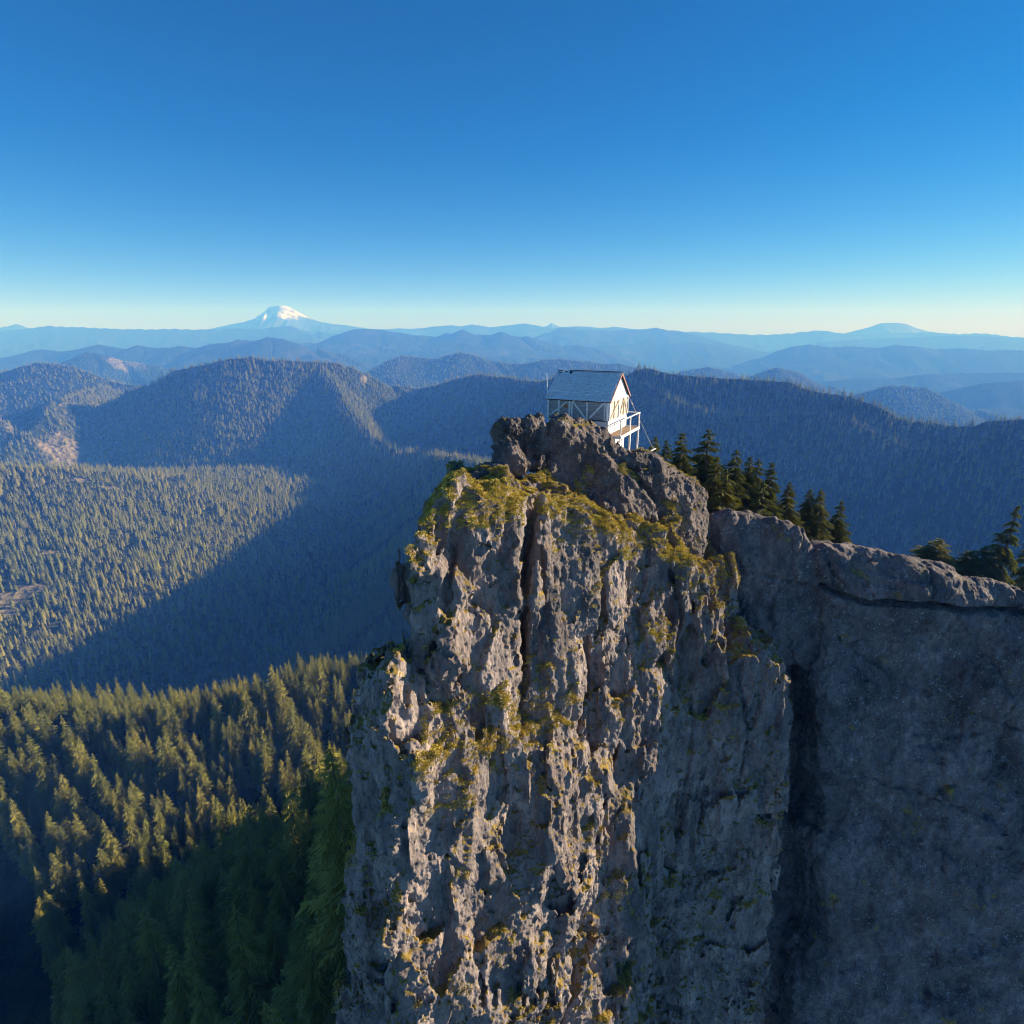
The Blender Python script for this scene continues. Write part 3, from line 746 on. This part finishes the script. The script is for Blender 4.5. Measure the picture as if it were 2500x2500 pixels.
# painted siding (dado on both sides + far sides), clapboards
def clap(mb, x0, x1, z0, z1, side, step=.14):
    z = z0
    while z < z1 - 1e-3:
        zt = min(z + step, z1)
        if side == 'long':   # plane y=0, boards lean outwards (-y)
            mb.add([(x0, -.030, z), (x1, -.030, z), (x1, -.006, zt), (x0, -.006, zt), (x0, .02, z), (x1, .02, z)], [(0, 1, 2, 3), (4, 5, 1, 0)])
        else:                # plane x=0 gable end, boards lean +x; x0,x1 are y values
            mb.add([(.030, x0, z), (.030, x1, z), (.006, x1, zt), (.006, x0, zt), (-.02, x0, z), (-.02, x1, z)], [(0, 1, 2, 3), (4, 5, 1, 0)])
        z = zt
w = MB(); w.box(-LW, 0, .0, LD, -.02, HW); w.build('wall', M_WHITE, cabin)
w = MB(); clap(w, -LW, -.01, -.1, WB, 'long', .15); w.build('siding', M_WHITE, cabin)
w = MB(); clap(w, .01, LD, -.0, WB, 'end', .15); w.build('siding', M_WHITE, cabin)
# foundation under the floor
w = MB(); w.box(-LW + .05, -.06, .06, LD - .05, -2.6, -.03); w.build('foundation', M_WHITE, cabin)
# shutters: weathered boards with battens
def shutter(x0, x1, z0, z1, side, matb, matl, braces, patch=False):
    mb = MB(); n = 7; hh = (z1 - z0) / n
    for i in range(n):
        a = z0 + i * hh; t = .035 + .012 * ((i * 7) % 3)
        if side == 'long': mb.box(x0, x1, -t, -.001, a + .006, a + hh - .006)
        else: mb.box(.001, t, x0, x1, a + .006, a + hh - .006)
    o = mb.build('shutter', matb, cabin)
    bb = MB()
    for (ax, az_, bx, bz, w_) in braces:
        xa, xb = x0 + ax * (x1 - x0), x0 + bx * (x1 - x0); za, zb = z0 + az_ * (z1 - z0), z0 + bz * (z1 - z0)
        if side == 'long': bb.bar((xa, -.085, za), (xb, -.085, zb), w_, .05, (0, 1, 0))
        else: bb.bar((.085, xa, za), (.085, xb, zb), w_, .05, (1, 0, 0))
    bo = bb.build('brace', matl, o)
    if patch:
        pp = MB(); pp.box(x0 + .73 * (x1 - x0), x0 + .95 * (x1 - x0), -.062, -.058, z0 + .60 * (z1 - z0), z0 + .72 * (z1 - z0)); pp.build('patch', M_ORANGE, o)
Z0, Z1 = WB + .03, HW - .10
xm = -LW * .63
shutter(-LW + .14, xm - .05, Z0, Z1, 'long', M_WEATH, M_WEATHL, [(.5, 0, .5, 1, .12), (.0, .08, .92, .93, .10)], True)
shutter(xm + .16, -.14, Z0, Z1, 'long', M_WEATH, M_WEATHL, [(.46, 0, .46, 1, .14), (.03, .98, .42, .05, .13), (.52, .05, .93, .95, .12), (.02, 0, .02, 1, .1), (.97, 0, .97, 1, .1)])
shutter(.12, LD * .47, Z0, Z1, 'end', M_GWEATH, M_GBRACE, [(.5, 0, .5, 1, .08), (.05, .05, .95, .92, .08)])
shutter(LD * .53, LD - .12, Z0, Z1, 'end', M_GWEATH, M_GBRACE, [(.5, 0, .5, 1, .08), (.04, .05, .46, .98, .08), (.54, .98, .96, .05, .08)])
for a in ((-LW + .0, -LW + .12), (xm - .04, xm + .09), (-.13, .0)):
    w = MB(); w.box(a[0], a[1], -.11, -.002, WB, HW); w.build('post', M_WHITE, cabin)
for a in ((.0, .11), (LD * .475, LD * .525), (LD - .11, LD)):
    w = MB(); w.box(.002, .11, a[0], a[1], WB, HW); w.build('post', M_WHITE if a[0] == 0 else M_WEATHL, cabin)
w = MB(); w.box(-LW - .02, .03, -.12, -.001, HW - .10, HW); w.build('header', M_WHITE, cabin)
w = MB(); w.box(-LW - .01, .02, -.09, -.001, WB - .03, WB + .03); w.build('sill', M_DARK, cabin)
w = MB(); w.box(.001, .10, 0, LD, HW - .10, HW); w.build('header', M_WHITE, cabin)
# gable roof
ov, ex, RH = .16, .17, 1.62
ym = LD / 2
sl = RH / ym
gb = MB()
for xx, sgn in ((0.0, 1), (-LW, -1)):
    gb.add([(xx, 0, HW), (xx, LD, HW), (xx, ym, HW + RH), (xx - sgn * .04, 0, HW), (xx - sgn * .04, LD, HW), (xx - sgn * .04, ym, HW + RH)], [(0, 1, 2), (3, 5, 4), (0, 3, 4, 1), (1, 4, 5, 2), (2, 5, 3, 0)])
g = gb.build('gable', M_WHITE, cabin)
cb = MB(); z = HW
while z < HW + RH - .1:                       # clapboards of the gable
    zt = z + .15; f0 = (z - HW) / sl; f1 = min((zt - HW) / sl, ym - .01)
    cb.add([(.034, f0, z), (.034, LD - f0, z), (.010, LD - f1, zt), (.010, f1, zt), (.0, f0, z), (.0, LD - f0, z)], [(0, 1, 2, 3), (4, 5, 1, 0)]); z = zt
cb.build('siding', M_WHITE, cabin)
roof = MB()
x0, x1 = -LW - ex, ex
def slope_pt(x, f, lift, side):               # f: 0 eave..1 ridge
    y = -ov + (ym + ov) * f; z = HW - ov * sl + (RH + ov * sl) * f
    nn = math.hypot(1, sl); y -= lift * sl / nn; z += lift / nn
    return (x, y if side == 0 else LD - y, z)
for side in (0, 1):
    a = [slope_pt(x, f, l, side) for l in (.0, .06) for x, f in ((x0, 0), (x1, 0), (x1, 1), (x0, 1))]
    roof.add(a, [(0, 3, 2, 1), (4, 5, 6, 7), (0, 1, 5, 4), (1, 2, 6, 5), (2, 3, 7, 6), (3, 0, 4, 7)])
ro = roof.build('roof', M_DARK, cabin)
sh = MB(); rr_ = random.Random(3); rows = 19
for side in (0, 1):
    for i in range(rows):
        f0, f1 = i / rows, min((i + 1.25) / rows, .995); x = x0
        while x < x1 - .02:
            wd = rr_.uniform(.12, .24); xe = min(x + wd, x1)
            if i >= rows - 2 and x < x0 + 1.1 and rr_.random() < .45: x = xe; continue
            l0 = .105 + rr_.uniform(-.006, .012); l1 = .066; j = rr_.uniform(-.012, .012) / 2
            p = [slope_pt(x + .004, f0 + j, l0, side), slope_pt(xe - .004, f0 + j, l0, side), slope_pt(xe - .004, f1, l1, side), slope_pt(x + .004, f1, l1, side), slope_pt(x + .004, f0 + j, l0 - .045, side), slope_pt(xe - .004, f0 + j, l0 - .024, side)]
            sh.add(p, [(0, 1, 2, 3), (4, 5, 1, 0)]); x = xe
sh.build('shingles', M_SHING, ro)
rc = MB(); rc.bar((x0 + .9, ym, HW + RH + .10), (x1, ym, HW + RH + .10), .16, .05); rc.bar((x0, ym, HW + RH + .07), (x0 + .35, ym, HW + RH + .07), .12, .05)
rc.build('ridge_cap', M_DARK, ro)
for xx in (x1 + .012, x0 - .012):
    for s_ in (0, 1):
        bg_ = MB(); bg_.bar(slope_pt(xx, .0, .0, s_), slope_pt(xx, 1.0, .0, s_), .12, .024, (1, 0, 0))
        bg_.build('bargeboard', M_TRIM, ro)
# deck along the gable end
dw = .92
deck = MB(); y = -.05; k = 0
while y < LD + .25:
    deck.box(.05, dw, y, y + .13, -.09, -.05); y += .145
dk = deck.build('deck', M_DECK, cabin)
e = MB(); e.box(dw + .002, dw + .05, -.08, LD + .28, -.22, -.03); e.box(.04, dw, -.10, -.062, -.22, -.05); e.box(.04, dw, LD + .29, LD + .33, -.22, -.03); e.build('rim_board', M_WHITE, dk)
for (yy, zb) in ((.0, -.5), (LD * .52, -.30), (LD + .22, -2.6)):
    pst = MB(); pst.box(dw - .07, dw - .001, yy, yy + .10, max(zb, -2.6), .93)
    if zb == -2.6: pst.box(dw - .10, dw - .06, yy - .02, yy + .12, -2.6, -.24)
    pst.build('deck_post', M_WHITE, cabin)
w = MB(); w.box(dw - .20, dw - .08, LD * .62, LD * .62 + .12, -2.6, -.24); w.build('deck_post', M_WHITE, cabin)
rl = MB(); rl.bar((dw - .03, -.05, .96), (dw - .03, LD + .34, .96), .10, .05); rl.build('handrail', M_WHITE, cabin)
rl = MB(); rl.bar((.0, LD + .27, .955), (dw, LD + .27, .955), .10, .045); rl.build('handrail', M_WHITE, cabin)
rl = MB(); rl.bar((dw - .05, -.02, .93), (-.02, -.15, .46), .07, .04); rl.build('handrail', M_WHITE, cabin)
rl = MB(); rl.tube((dw - .02, .35, -.4), (dw - .05, .30, .93), .02, .02); rl.build('strut', M_METAL, cabin); rl = MB(); rl.tube((dw - .02, 1.35, -.35), (dw - .05, 1.35, .93), .02, .02); rl.build('strut', M_METAL, cabin)

def cab_pt(x, y, z):
    c, s_ = math.cos(cab_rz), math.sin(cab_rz)
    return (nc[0] + c * x - s_ * y, nc[1] + s_ * x + c * y, nc[2] + z)
# mast to the left
mt = W(1334.5, 911, 40.5); mbm = W(1339.5, 1052, 40.5)
o = MB(); mid_ = Vector(mt).lerp(Vector(mbm), .42); o.tube(mbm, mid_, .055, .045, 8); o.tube(mid_, mt, .04, .022, 8)
tag(o.build('mast', M_WEATHL), 'thin bare wooden mast standing at the left end of the cabin', 'mast')
wb = W(1596, 1098, 42.0); wt = cab_pt(.02, LD, HW)
o = MB(); pm = Vector(wt).lerp(Vector(wb), .16); o.tube(wt, wb, .014, .014, 6); o.tube(Vector(wt).lerp(Vector(wb), .13), Vector(wt).lerp(Vector(wb), .19), .04, .04, 6)
tag(o.build('guy_wire', M_METAL), 'steel guy wire running from the gable corner down to the rock', 'wire')
o = MB(); o.bar(W(1583, 1103, 40.6), W(1600, 1094, 41.4), .12, .05)
tag(o.build('plank', M_WHITE), 'short pale plank lying on the rock at the foot of the guy wire', 'plank')

# ------------------------------------------------------------------ conifers
def foliage_mat(name, c0, c1, c2):
    m, nt, b = new_mat(name)
    oi = nt.nodes.new('ShaderNodeObjectInfo'); P = coords(nt)
    n = noise_t(nt, P, .007, 4, .6)
    col = ramp(nt, math_(nt, 'ADD', math_(nt, 'MULTIPLY', oi.outputs['Random'], .55), math_(nt, 'MULTIPLY', n, .45)), [(.15, c0), (.5, c1), (.85, c2)])
    col = mix(nt, ramp(nt, noise_t(nt, P, .0045, 3, .6), [(.45, 0.0), (.6, .55)]), col, tuple(q * w_ for q, w_ in zip(c1, (.85, .95, 1.05))))
    nt.links.new(col, b.inputs['Base Color']); b.inputs['Roughness'].default_value = .8; b.inputs['Specular IOR Level'].default_value = .15
    tr = nt.nodes.new('ShaderNodeBsdfTranslucent'); nt.links.new(mix(nt, .5, col, (.25, .26, .03)), tr.inputs['Color'])
    ms = nt.nodes.new('ShaderNodeMixShader'); ms.inputs[0].default_value = .22
    nt.links.new(b.outputs[0], ms.inputs[1]); nt.links.new(tr.outputs[0], ms.inputs[2])
    nt.links.new(ms.outputs[0], nt.nodes['Material Output'].inputs['Surface'])
    return m
M_FIR = foliage_mat('fir_needles', (.16, .17, .045), (.27, .27, .06), (.40, .35, .08))
M_FIRN = foliage_mat('dark_fir_needles', (.09, .11, .035), (.14, .15, .042), (.21, .19, .05))
M_BARK = simple_mat('bark', (.11, .085, .07), .95, var=.4)
M_SNAG = simple_mat('dead_wood', (.50, .42, .36), .9, var=.3)

def crown_mesh(seed, levels, nb, detail, width=.17, bare=.06, droop=.25, ragged=.3):
    """unit-height crown; detail 0: two faces a branch, 1: sprays of leaflets"""
    r = random.Random(seed); V = []; Fc = []
    def tri(*p):
        n = len(V); V.extend(p); Fc.append(tuple(range(n, n + len(p))))
    lop = r.uniform(0, 6.28)
    for i in range(levels):
        f = (i + r.random() * .5) / levels
        h = bare + (1 - bare) * f
        Rr = width * (1 - f) ** .8 * (.75 + .25 * min(1, f * 8)) + .008
        n = max(4, int(nb * (1 - f * .55)))
        for k in range(n):
            a = 6.283 * (k + r.random() * .8) / n + i
            L = Rr * r.uniform(1 - ragged, 1 + ragged * .6) * (1 + .12 * math.cos(a - lop))
            if r.random() < .06: continue
            c, s = math.cos(a), math.sin(a)
            dz = -droop * L + r.uniform(-.02, .01) + (.35 * L if f > .8 else 0)
            root = Vector((0, 0, h + .012)); tip = Vector((c * L, s * L, h + dz))
            side = Vector((-s, c, 0))
            if detail == 0:
                wd = L * .42; m1 = root.lerp(tip, .55)
                tri(root + Vector((0, 0, .01)), m1 + side * wd + Vector((0, 0, -.012)), tip, m1 - side * wd + Vector((0, 0, -.012)))
                tri(m1 + Vector((0, 0, .012)), tip + Vector((0, 0, -.02)), root + Vector((0, 0, -.03)))
            else:
                ns = 5 if detail == 1 else 8
                for j in range(ns):
                    t = .16 + .84 * (j + r.random() * .5) / ns
                    p = root.lerp(tip, min(t, 1)) + Vector((0, 0, -.12 * L * t * t + .1 * L * t))
                    lw = L * .40 * (1 - t * .6) * r.uniform(.7, 1.2) + .006
                    for sg in (-1, 1):
                        q = p + side * (sg * lw) + Vector((c, s, 0)) * (lw * .75) + Vector((0, 0, -lw * r.uniform(.15, .7)))
                        wv = Vector((c, s, 0)) * (lw * .24) + Vector((0, 0, lw * .10 * r.uniform(-1, 1)))
                        tri(p - wv, q, p + wv + Vector((0, 0, lw * .22)))
                        if detail == 2:
                            q2 = p + side * (sg * lw * .6) + Vector((c, s, 0)) * (lw * .2) + Vector((0, 0, -lw * r.uniform(.5, .9)))
                            tri(p - wv * .8, q2, p + wv * .8)
                tri(root, tip + side * L * .05, tip + Vector((c, s, 0)) * L * .08, tip - side * L * .05)
    # leader
    tri(Vector((.008, 0, .95)), Vector((-.008, 0, .95)), Vector((0, 0, 1.02))); tri(Vector((0, .008, .95)), Vector((0, -.008, .95)), Vector((0, 0, 1.02)))
    me = bpy.data.meshes.new('crown'); me.from_pydata([tuple(v) for v in V], [], Fc); me.update(); return me
def trunk_mesh(r0=.016, snag=0, seed=0):
    b = MB(); b.tube((0, 0, -.06), (0, 0, .55), r0, r0 * .55, 7); b.tube((0, 0, .55), (0, 0, .98), r0 * .55, r0 * .12, 7)
    r = random.Random(seed)
    for k in range(snag):
        h = r.uniform(.25, .95); a = r.uniform(0, 6.28); L = .09 * (1.1 - h) * r.uniform(.5, 1.3)
        b.tube((0, 0, h), (math.cos(a) * L, math.sin(a) * L, h - L * r.uniform(-.2, .5)), r0 * .25, r0 * .08, 3)
    me = bpy.data.meshes.new('trunk'); me.from_pydata(b.v, [], b.f); me.update(); return me

# near firs by the cabin and behind the right wall
NEAR = [  # tip px, tip row, distance, width, label
 (1602,1066,47,.20,'tiny fir tree nearest the guy wire on the crest'),
 (1628,1073,48,.17,'slim small fir tree second to the right of the guy wire'),
 (1667,1055,49,.19,'medium pointed fir tree standing alone right of the guy wire'),
 (1731,1047,50,.21,'tallest bushy fir tree behind the huge rounded boulder'),
 (1752,1112,47,.18,'narrow fir tree tucked against the right side of the tallest bushy fir'),
 (1800,1098,49,.20,'full dark fir tree in the middle of the crest group'),
 (1776,1150,46,.20,'short fir tree low in the gap behind the huge boulder'),
 (1833,1113,50,.18,'yellow-green fir tree with an open crown left of its close twin'),
 (1853,1119,51,.17,'yellow-green fir tree leaning close to its left twin'),
 (1886,1129,50,.19,'dark conical fir tree right of the two yellow-green firs'),
 (1866,1180,47,.20,'low fir tree filling the foot of the crest group'),
 (1929,1177,51,.21,'fir tree with layered branches above the rounded wall top'),
 (1981,1193,53,.19,'small fir tree left of a pair at the end of the crest group'),
 (2006,1193,53,.18,'small fir tree right of a pair at the end of the crest group'),
 (2055,1221,54,.18,'last small fir tree at the right end of the crest group'),
 (2298,1316,63,.42,'broad low bushy fir above the rock wall'),
 (2270,1330,63,.36,'low left shoulder bush of fir above the rock wall'),
 (2370,1345,63,.40,'dense low fir bush left of the leaning tall fir'),
 (2405,1335,63,.30,'rounded fir bush just under the leaning tall fir'),
 (2445,1300,63,.24,'medium fir crowded against the left of the leaning tall fir'),
 (2486,1232,63,.17,'tall open fir leaning right at the right edge of the photo'),
 (2540,1265,66,.20,'fir tree beyond the right edge beside the leaning tall fir'),
]
crowns_near = [crown_mesh(100 + i, 34, 13, 2, .19, .03, .34, .55) for i in range(5)]
trunk_near = trunk_mesh(.020)
for me in crowns_near: me.materials.append(M_FIRN)
trunk_near.materials.append(M_BARK)
xs_ = np.array([W(p[0], p[1], p[2])[0] for p in NEAR]); ys_ = np.array([float(p[2]) for p in NEAR])
gz = terrain(xs_, ys_)
for i, (px, row, D, wd, lab) in enumerate(NEAR):
    x, y, zt = W(px, row, D); g0 = float(gz[i]) - .3; H = max(zt - g0, 2.0)
    t = empty('fir_tree', (x, y, g0), random.uniform(0, 6.28)); tag(t, lab, 'tree', 'fir trees on the summit crest')
    k = H * wd / .19 * 1.5
    if H > 13: k *= 13 / H * 1.05
    tr = bpy.data.objects.new('trunk', trunk_near); C.objects.link(tr); tr.parent = t; tr.scale = (H * .9, H * .9, H)
    cr = bpy.data.objects.new('crown', crowns_near[i % 5]); C.objects.link(cr); cr.parent = t; cr.scale = (k, k, H)

# forest
def scatter():
    out = []
    bands = [(46, 420, 5.0), (420, 900, 7.0), (900, 1800, 9.0), (1800, 2700, 10.5), (2700, 3800, 13), (3800, 5800, 19)]
    for r0, r1, sp in bands:
        area = (r1 ** 2 - r0 ** 2) * R(96) / 2; n = int(area / (sp * sp))
        rr = np.sqrt(rng.uniform(r0 ** 2, r1 ** 2, n)); aa = rng.uniform(R(-48), R(48), n)
        # jittered ordering is enough: random with mild thinning
        out.append(np.stack([rr * np.sin(aa), rr * np.cos(aa), np.full(n, sp)], 1))
    return np.concatenate(out)
P = scatter()
z = terrain(P[:, 0], P[:, 1])
e = 6.0
zx = (terrain(P[:, 0] + e, P[:, 1]) - z) / e; zy = (terrain(P[:, 0], P[:, 1] + e) - z) / e
slope = np.hypot(zx, zy)
x, y = P[:, 0], P[:, 1]; r = np.hypot(x, y)
px, row, dep = project(np.stack([x, y, z + 12], 1))
pxb, rowb, _ = project(np.stack([x, y, z], 1))
keep = (px > -140) & (px < 2640) & (row < 2680) & (slope < 4) & (r > 48) & ~((r < 170) & ((px > 1250) | (row < 1680)))
# clearings
clear = noise2(x / 210, y / 210, 20) + .5 * noise2(x / 70, y / 70, 21)
sky_ = np.interp(px, [0, 260, 388, 563, 647, 744, 1000], [1665, 1680, 1690, 1640, 1635, 1590, 1580])
keep &= ~((clear > .80) & (r > 380))
keep &= ~(bare(x, y) > .25 + .9 * rng.random(len(x)) ** 3)
sky_ = np.interp(px, [0, 260, 388, 563, 647, 744, 1000], [1665, 1680, 1690, 1640, 1635, 1590, 1580])
keep &= ~((clear > .80) & (r > 380))
def patch(cx_, cy_, rx, ry):
    wob = 1 + .5 * noise2(pxb / 23, rowb / 15, 4)
    return ((pxb - cx_) / rx) ** 2 + ((rowb - cy_) / ry) ** 2 < wob
for q in ((75, 1030, 42, 30), (180, 1115, 50, 20), (75, 1440, 42, 14), (25, 1465, 40, 20), (130, 1350, 40, 8), (30, 1770, 45, 26), (885, 925, 10, 12), (180, 1170, 18, 5), (270, 1190, 25, 5)):
    keep &= ~patch(*q)
Hh = 15.5 * rng.lognormal(0, .34, len(P)); Hh = np.clip(Hh, 4, 27) * np.where(r < 420, 1.25, 1)
px2, row2, _ = project(np.stack([x, y, z + Hh], 1))
keep &= ~((r < 420) & (row2 < sky_ - 10 + 20 * rng.random(len(P))))
Hh = Hh[keep]
P = P[keep]; x, y, z, r, px, row, dep, sp = x[keep], y[keep], z[keep], r[keep], px[keep], row[keep], dep[keep], P[:, 2]
n = len(P)
clump = noise2(x / 120, y / 120, 30)
H = Hh * (1 + .2 * clump)
# distances: young even forest on the left slope
wid = rng.uniform(.7, 1.3, n) * np.where(sp > 12, 1.6, np.where(sp > 10, 1.25, 1.05))
# dead standing trees on the right ridge and on the saddle
snagp = np.where((px > 1480) & (r > 800) & (r < 2600), .42, np.where((px > 700) & (r > 1500) & (r < 3200) & (row < 1100), .20, .04))
is_snag = rng.random(n) < snagp * (1 + .8 * noise2(x / 160, y / 160, 40))
size = H / dep * F
is_snag &= r > 420
vis_in = (px > -30) & (px < 2530) & (row > 500) & (row < 2560)
# hidden behind the rock? rough outline test keeps the individual trees to ones in view
def behind_rock(px, row):
    ox = np.array([845, 850, 880, 990, 1010, 1030, 1075, 1210, 1340, 1560, 1735, 1745, 1850, 2040, 2500]); oy = np.array([2500, 1800, 1640, 1615, 1430, 1300, 1200, 1040, 1030, 1100, 1230, 1240, 1230, 1305, 1430])
    yy = np.interp(px, ox, oy, left=9999)
    return row > yy
cand = np.nonzero(vis_in & ~is_snag & (r < 700) & ~behind_rock(px, row))[0]
order = cand[np.argsort(-size[cand])][:330]
single = np.zeros(n, bool); single[order] = True
print('trees', n, 'snags', int(is_snag.sum()), 'single', int(single.sum()), 'smallest single px', float(size[order].min()) if len(order) else 0)

crowns_mid = [crown_mesh(200 + i, 30, 12, 1, .165, .05, .22, .5) for i in range(6)]
trunk_mid = trunk_mesh(.014); trunk_mid.materials.append(M_BARK)
for me in crowns_mid: me.materials.append(M_FIR)
GR = 'fir trees of the near forest at the lower left'
for q in order:
    t = empty('fir_tree', (float(x[q]), float(y[q]), float(z[q]) - .6), float(rng.uniform(0, 6.28)))
    big = size[q]
    if row[q] > 1965: lab = 'tall fir tree of the dense slope forest at the bottom left'
    elif px[q] > 600: lab = 'fir tree in the dark shade beside the foot of the cliff'
    elif px[q] > 330: lab = 'sunlit fir tree on the wooded rib between the left corner and the cliff'
    else: lab = 'sunlit fir tree crowded in the forest of the lower left corner'
    tag(t, lab, 'tree', GR)
    k = float(H[q] * wid[q])
    tr = bpy.data.objects.new('trunk', trunk_mid); C.objects.link(tr); tr.parent = t; tr.scale = (k, k, float(H[q]))
    cr = bpy.data.objects.new('crown', crowns_mid[int(q) % 6]); C.objects.link(cr); cr.parent = t; cr.scale = (k, k, float(H[q]))

def join_proto(name, crown, trunk, mats):
    V = []; Fc = []; mi = []
    for me, k in ((crown, 0), (trunk, 1)):
        if me is None: continue
        n0 = len(V); V += [tuple(v.co) for v in me.vertices]
        for p in me.polygons: Fc.append(tuple(i + n0 for i in p.vertices)); mi.append(k)
    return mesh_obj(name, V, Fc, None, False, mats=mats, midx=mi)
def instancer(name, protos, pos, hts, wds, idx, label, cat):
    col = bpy.data.collections.new(name + '_kinds')
    for p in protos: col.objects.link(p)
    me = bpy.data.meshes.new(name); me.vertices.add(len(pos)); me.vertices.foreach_set('co', np.asarray(pos, np.float32).ravel())
    def attr(nm, ty, arr, key='value'):
        a = me.attributes.new(nm, ty, 'POINT'); a.data.foreach_set(key, np.ascontiguousarray(arr).ravel())
    attr('kind_index', 'INT', idx.astype(np.int32))
    attr('size', 'FLOAT_VECTOR', np.stack([hts * wds, hts * wds, hts], 1).astype(np.float32), 'vector')
    rot = np.zeros((len(pos), 3), np.float32); rot[:, 2] = rng.uniform(0, 6.28, len(pos)); rot[:, :2] = rng.normal(0, .03, (len(pos), 2))
    attr('turn', 'FLOAT_VECTOR', rot, 'vector')
    o = bpy.data.objects.new(name, me); C.objects.link(o)
    ng = bpy.data.node_groups.new(name + '_nodes', 'GeometryNodeTree')
    ng.interface.new_socket('Geometry', in_out='INPUT', socket_type='NodeSocketGeometry')
    ng.interface.new_socket('Geometry', in_out='OUTPUT', socket_type='NodeSocketGeometry')
    gi = ng.nodes.new('NodeGroupInput'); go = ng.nodes.new('NodeGroupOutput')
    ci = ng.nodes.new('GeometryNodeCollectionInfo'); ci.inputs['Collection'].default_value = col
    ci.inputs['Separate Children'].default_value = True; ci.inputs['Reset Children'].default_value = True
    ip = ng.nodes.new('GeometryNodeInstanceOnPoints'); ip.inputs['Pick Instance'].default_value = True
    def na_(nm, ty):
        a = ng.nodes.new('GeometryNodeInputNamedAttribute'); a.data_type = ty; a.inputs['Name'].default_value = nm; return a.outputs['Attribute']
    L = ng.links
    L.new(gi.outputs[0], ip.inputs['Points']); L.new(ci.outputs[0], ip.inputs['Instance'])
    L.new(na_('kind_index', 'INT'), ip.inputs['Instance Index']); L.new(na_('turn', 'FLOAT_VECTOR'), ip.inputs['Rotation']); L.new(na_('size', 'FLOAT_VECTOR'), ip.inputs['Scale'])
    L.new(ip.outputs[0], go.inputs[0])
    md = o.modifiers.new('scatter', 'NODES'); md.node_group = ng
    tag(o, label, cat, kind='stuff'); return o
# moss and dry grass on the rock
def tuft_mesh(seed):
    r = random.Random(seed); V = []; Fc = []
    for k in range(46):
        a = r.uniform(0, 6.283); t = r.random() ** .5; rr2 = t * .8
        b0 = Vector((math.cos(a) * rr2, math.sin(a) * rr2, .35 * (1 - t * t) - .1)); d = Vector((math.cos(a) * t * .9 + r.uniform(-.3, .3), math.sin(a) * t * .9 + r.uniform(-.3, .3), r.uniform(.5, 1.1))).normalized()
        s_ = d.cross(Vector((r.uniform(-1, 1), r.uniform(-1, 1), r.uniform(-1, 1)))).normalized() * r.uniform(.07, .14); L = r.uniform(.25, .6)
        n0 = len(V); V += [b0 - s_, b0 + s_, b0 + d * L + s_ * .2]; Fc.append((n0, n0 + 1, n0 + 2))
    return mesh_obj('tuft_kind_%c' % (97 + seed), V, Fc, M_TUFT, False)
def tuft_mat():
    m, nt, b = new_mat('moss_tufts'); oi = nt.nodes.new('ShaderNodeObjectInfo'); P = coords(nt)
    n_ = noise_t(nt, P, .5, 4, .7)
    f = math_(nt, 'ADD', math_(nt, 'MULTIPLY', oi.outputs['Random'], .45), math_(nt, 'MULTIPLY', n_, .55))
    col = ramp(nt, f, [(.2, (.22, .18, .04)), (.40, (.48, .38, .07)), (.52, (.68, .50, .13)), (.66, (.50, .46, .07)), (.82, (.70, .56, .28))])
    nt.links.new(col, b.inputs['Base Color']); b.inputs['Roughness'].default_value = .95; return m
M_TUFT = tuft_mat()
tp = [tuft_mesh(i) for i in range(3)]
pts_ = np.concatenate([a for a, b in MOSS_SPOTS]); nrm_ = np.concatenate([b for a, b in MOSS_SPOTS])
hs_ = rng.uniform(.07, .19, len(pts_)) * (1 + .4 * noise3(pts_[:, 0], pts_[:, 1], pts_[:, 2]))
print('tufts', len(pts_))
instancer('moss', tp, pts_ + nrm_ * .01, hs_, np.ones(len(pts_)), rng.integers(0, 3, len(pts_)), 'golden moss and dry grass tufts on the ledges of the cliff', 'moss')

pm_ = [join_proto('fir_kind', crowns_mid[i], trunk_mid, [M_FIR, M_BARK]) for i in range(4)]
pl_ = [join_proto('fir_small_kind', crown_mesh(300 + i, 13, 8, 0, .17, .04, .45, .45), None, [M_FIR]) for i in range(4)]
sn_ = [join_proto('snag_kind', None, trunk_mesh(.018, 14, i), [M_SNAG, M_SNAG]) for i in range(3)]
rest = ~single & ~is_snag
idx = rng.integers(0, 4, n) + np.where(r < 1000, 0, 4)
pos = np.stack([x, y, z - .5], 1)
# protos are sorted by name inside a collection: give ordered names
for i, p in enumerate(pm_ + pl_): p.name = 'fir_kind_%c' % (97 + i)
instancer('forest', pm_ + pl_, pos[rest], H[rest], wid[rest], idx[rest], 'dense conifer forest covering the valley slopes', 'forest')
for i, p in enumerate(sn_): p.name = 'snag_kind_%c' % (97 + i)
instancer('dead_forest', sn_, pos[is_snag], H[is_snag] * .95, np.ones(int(is_snag.sum())) * np.where(r[is_snag] > 1500, 1.5, 1.0), rng.integers(0, 3, int(is_snag.sum())), 'pale bare standing trunks scattered along the ridges', 'dead trees')
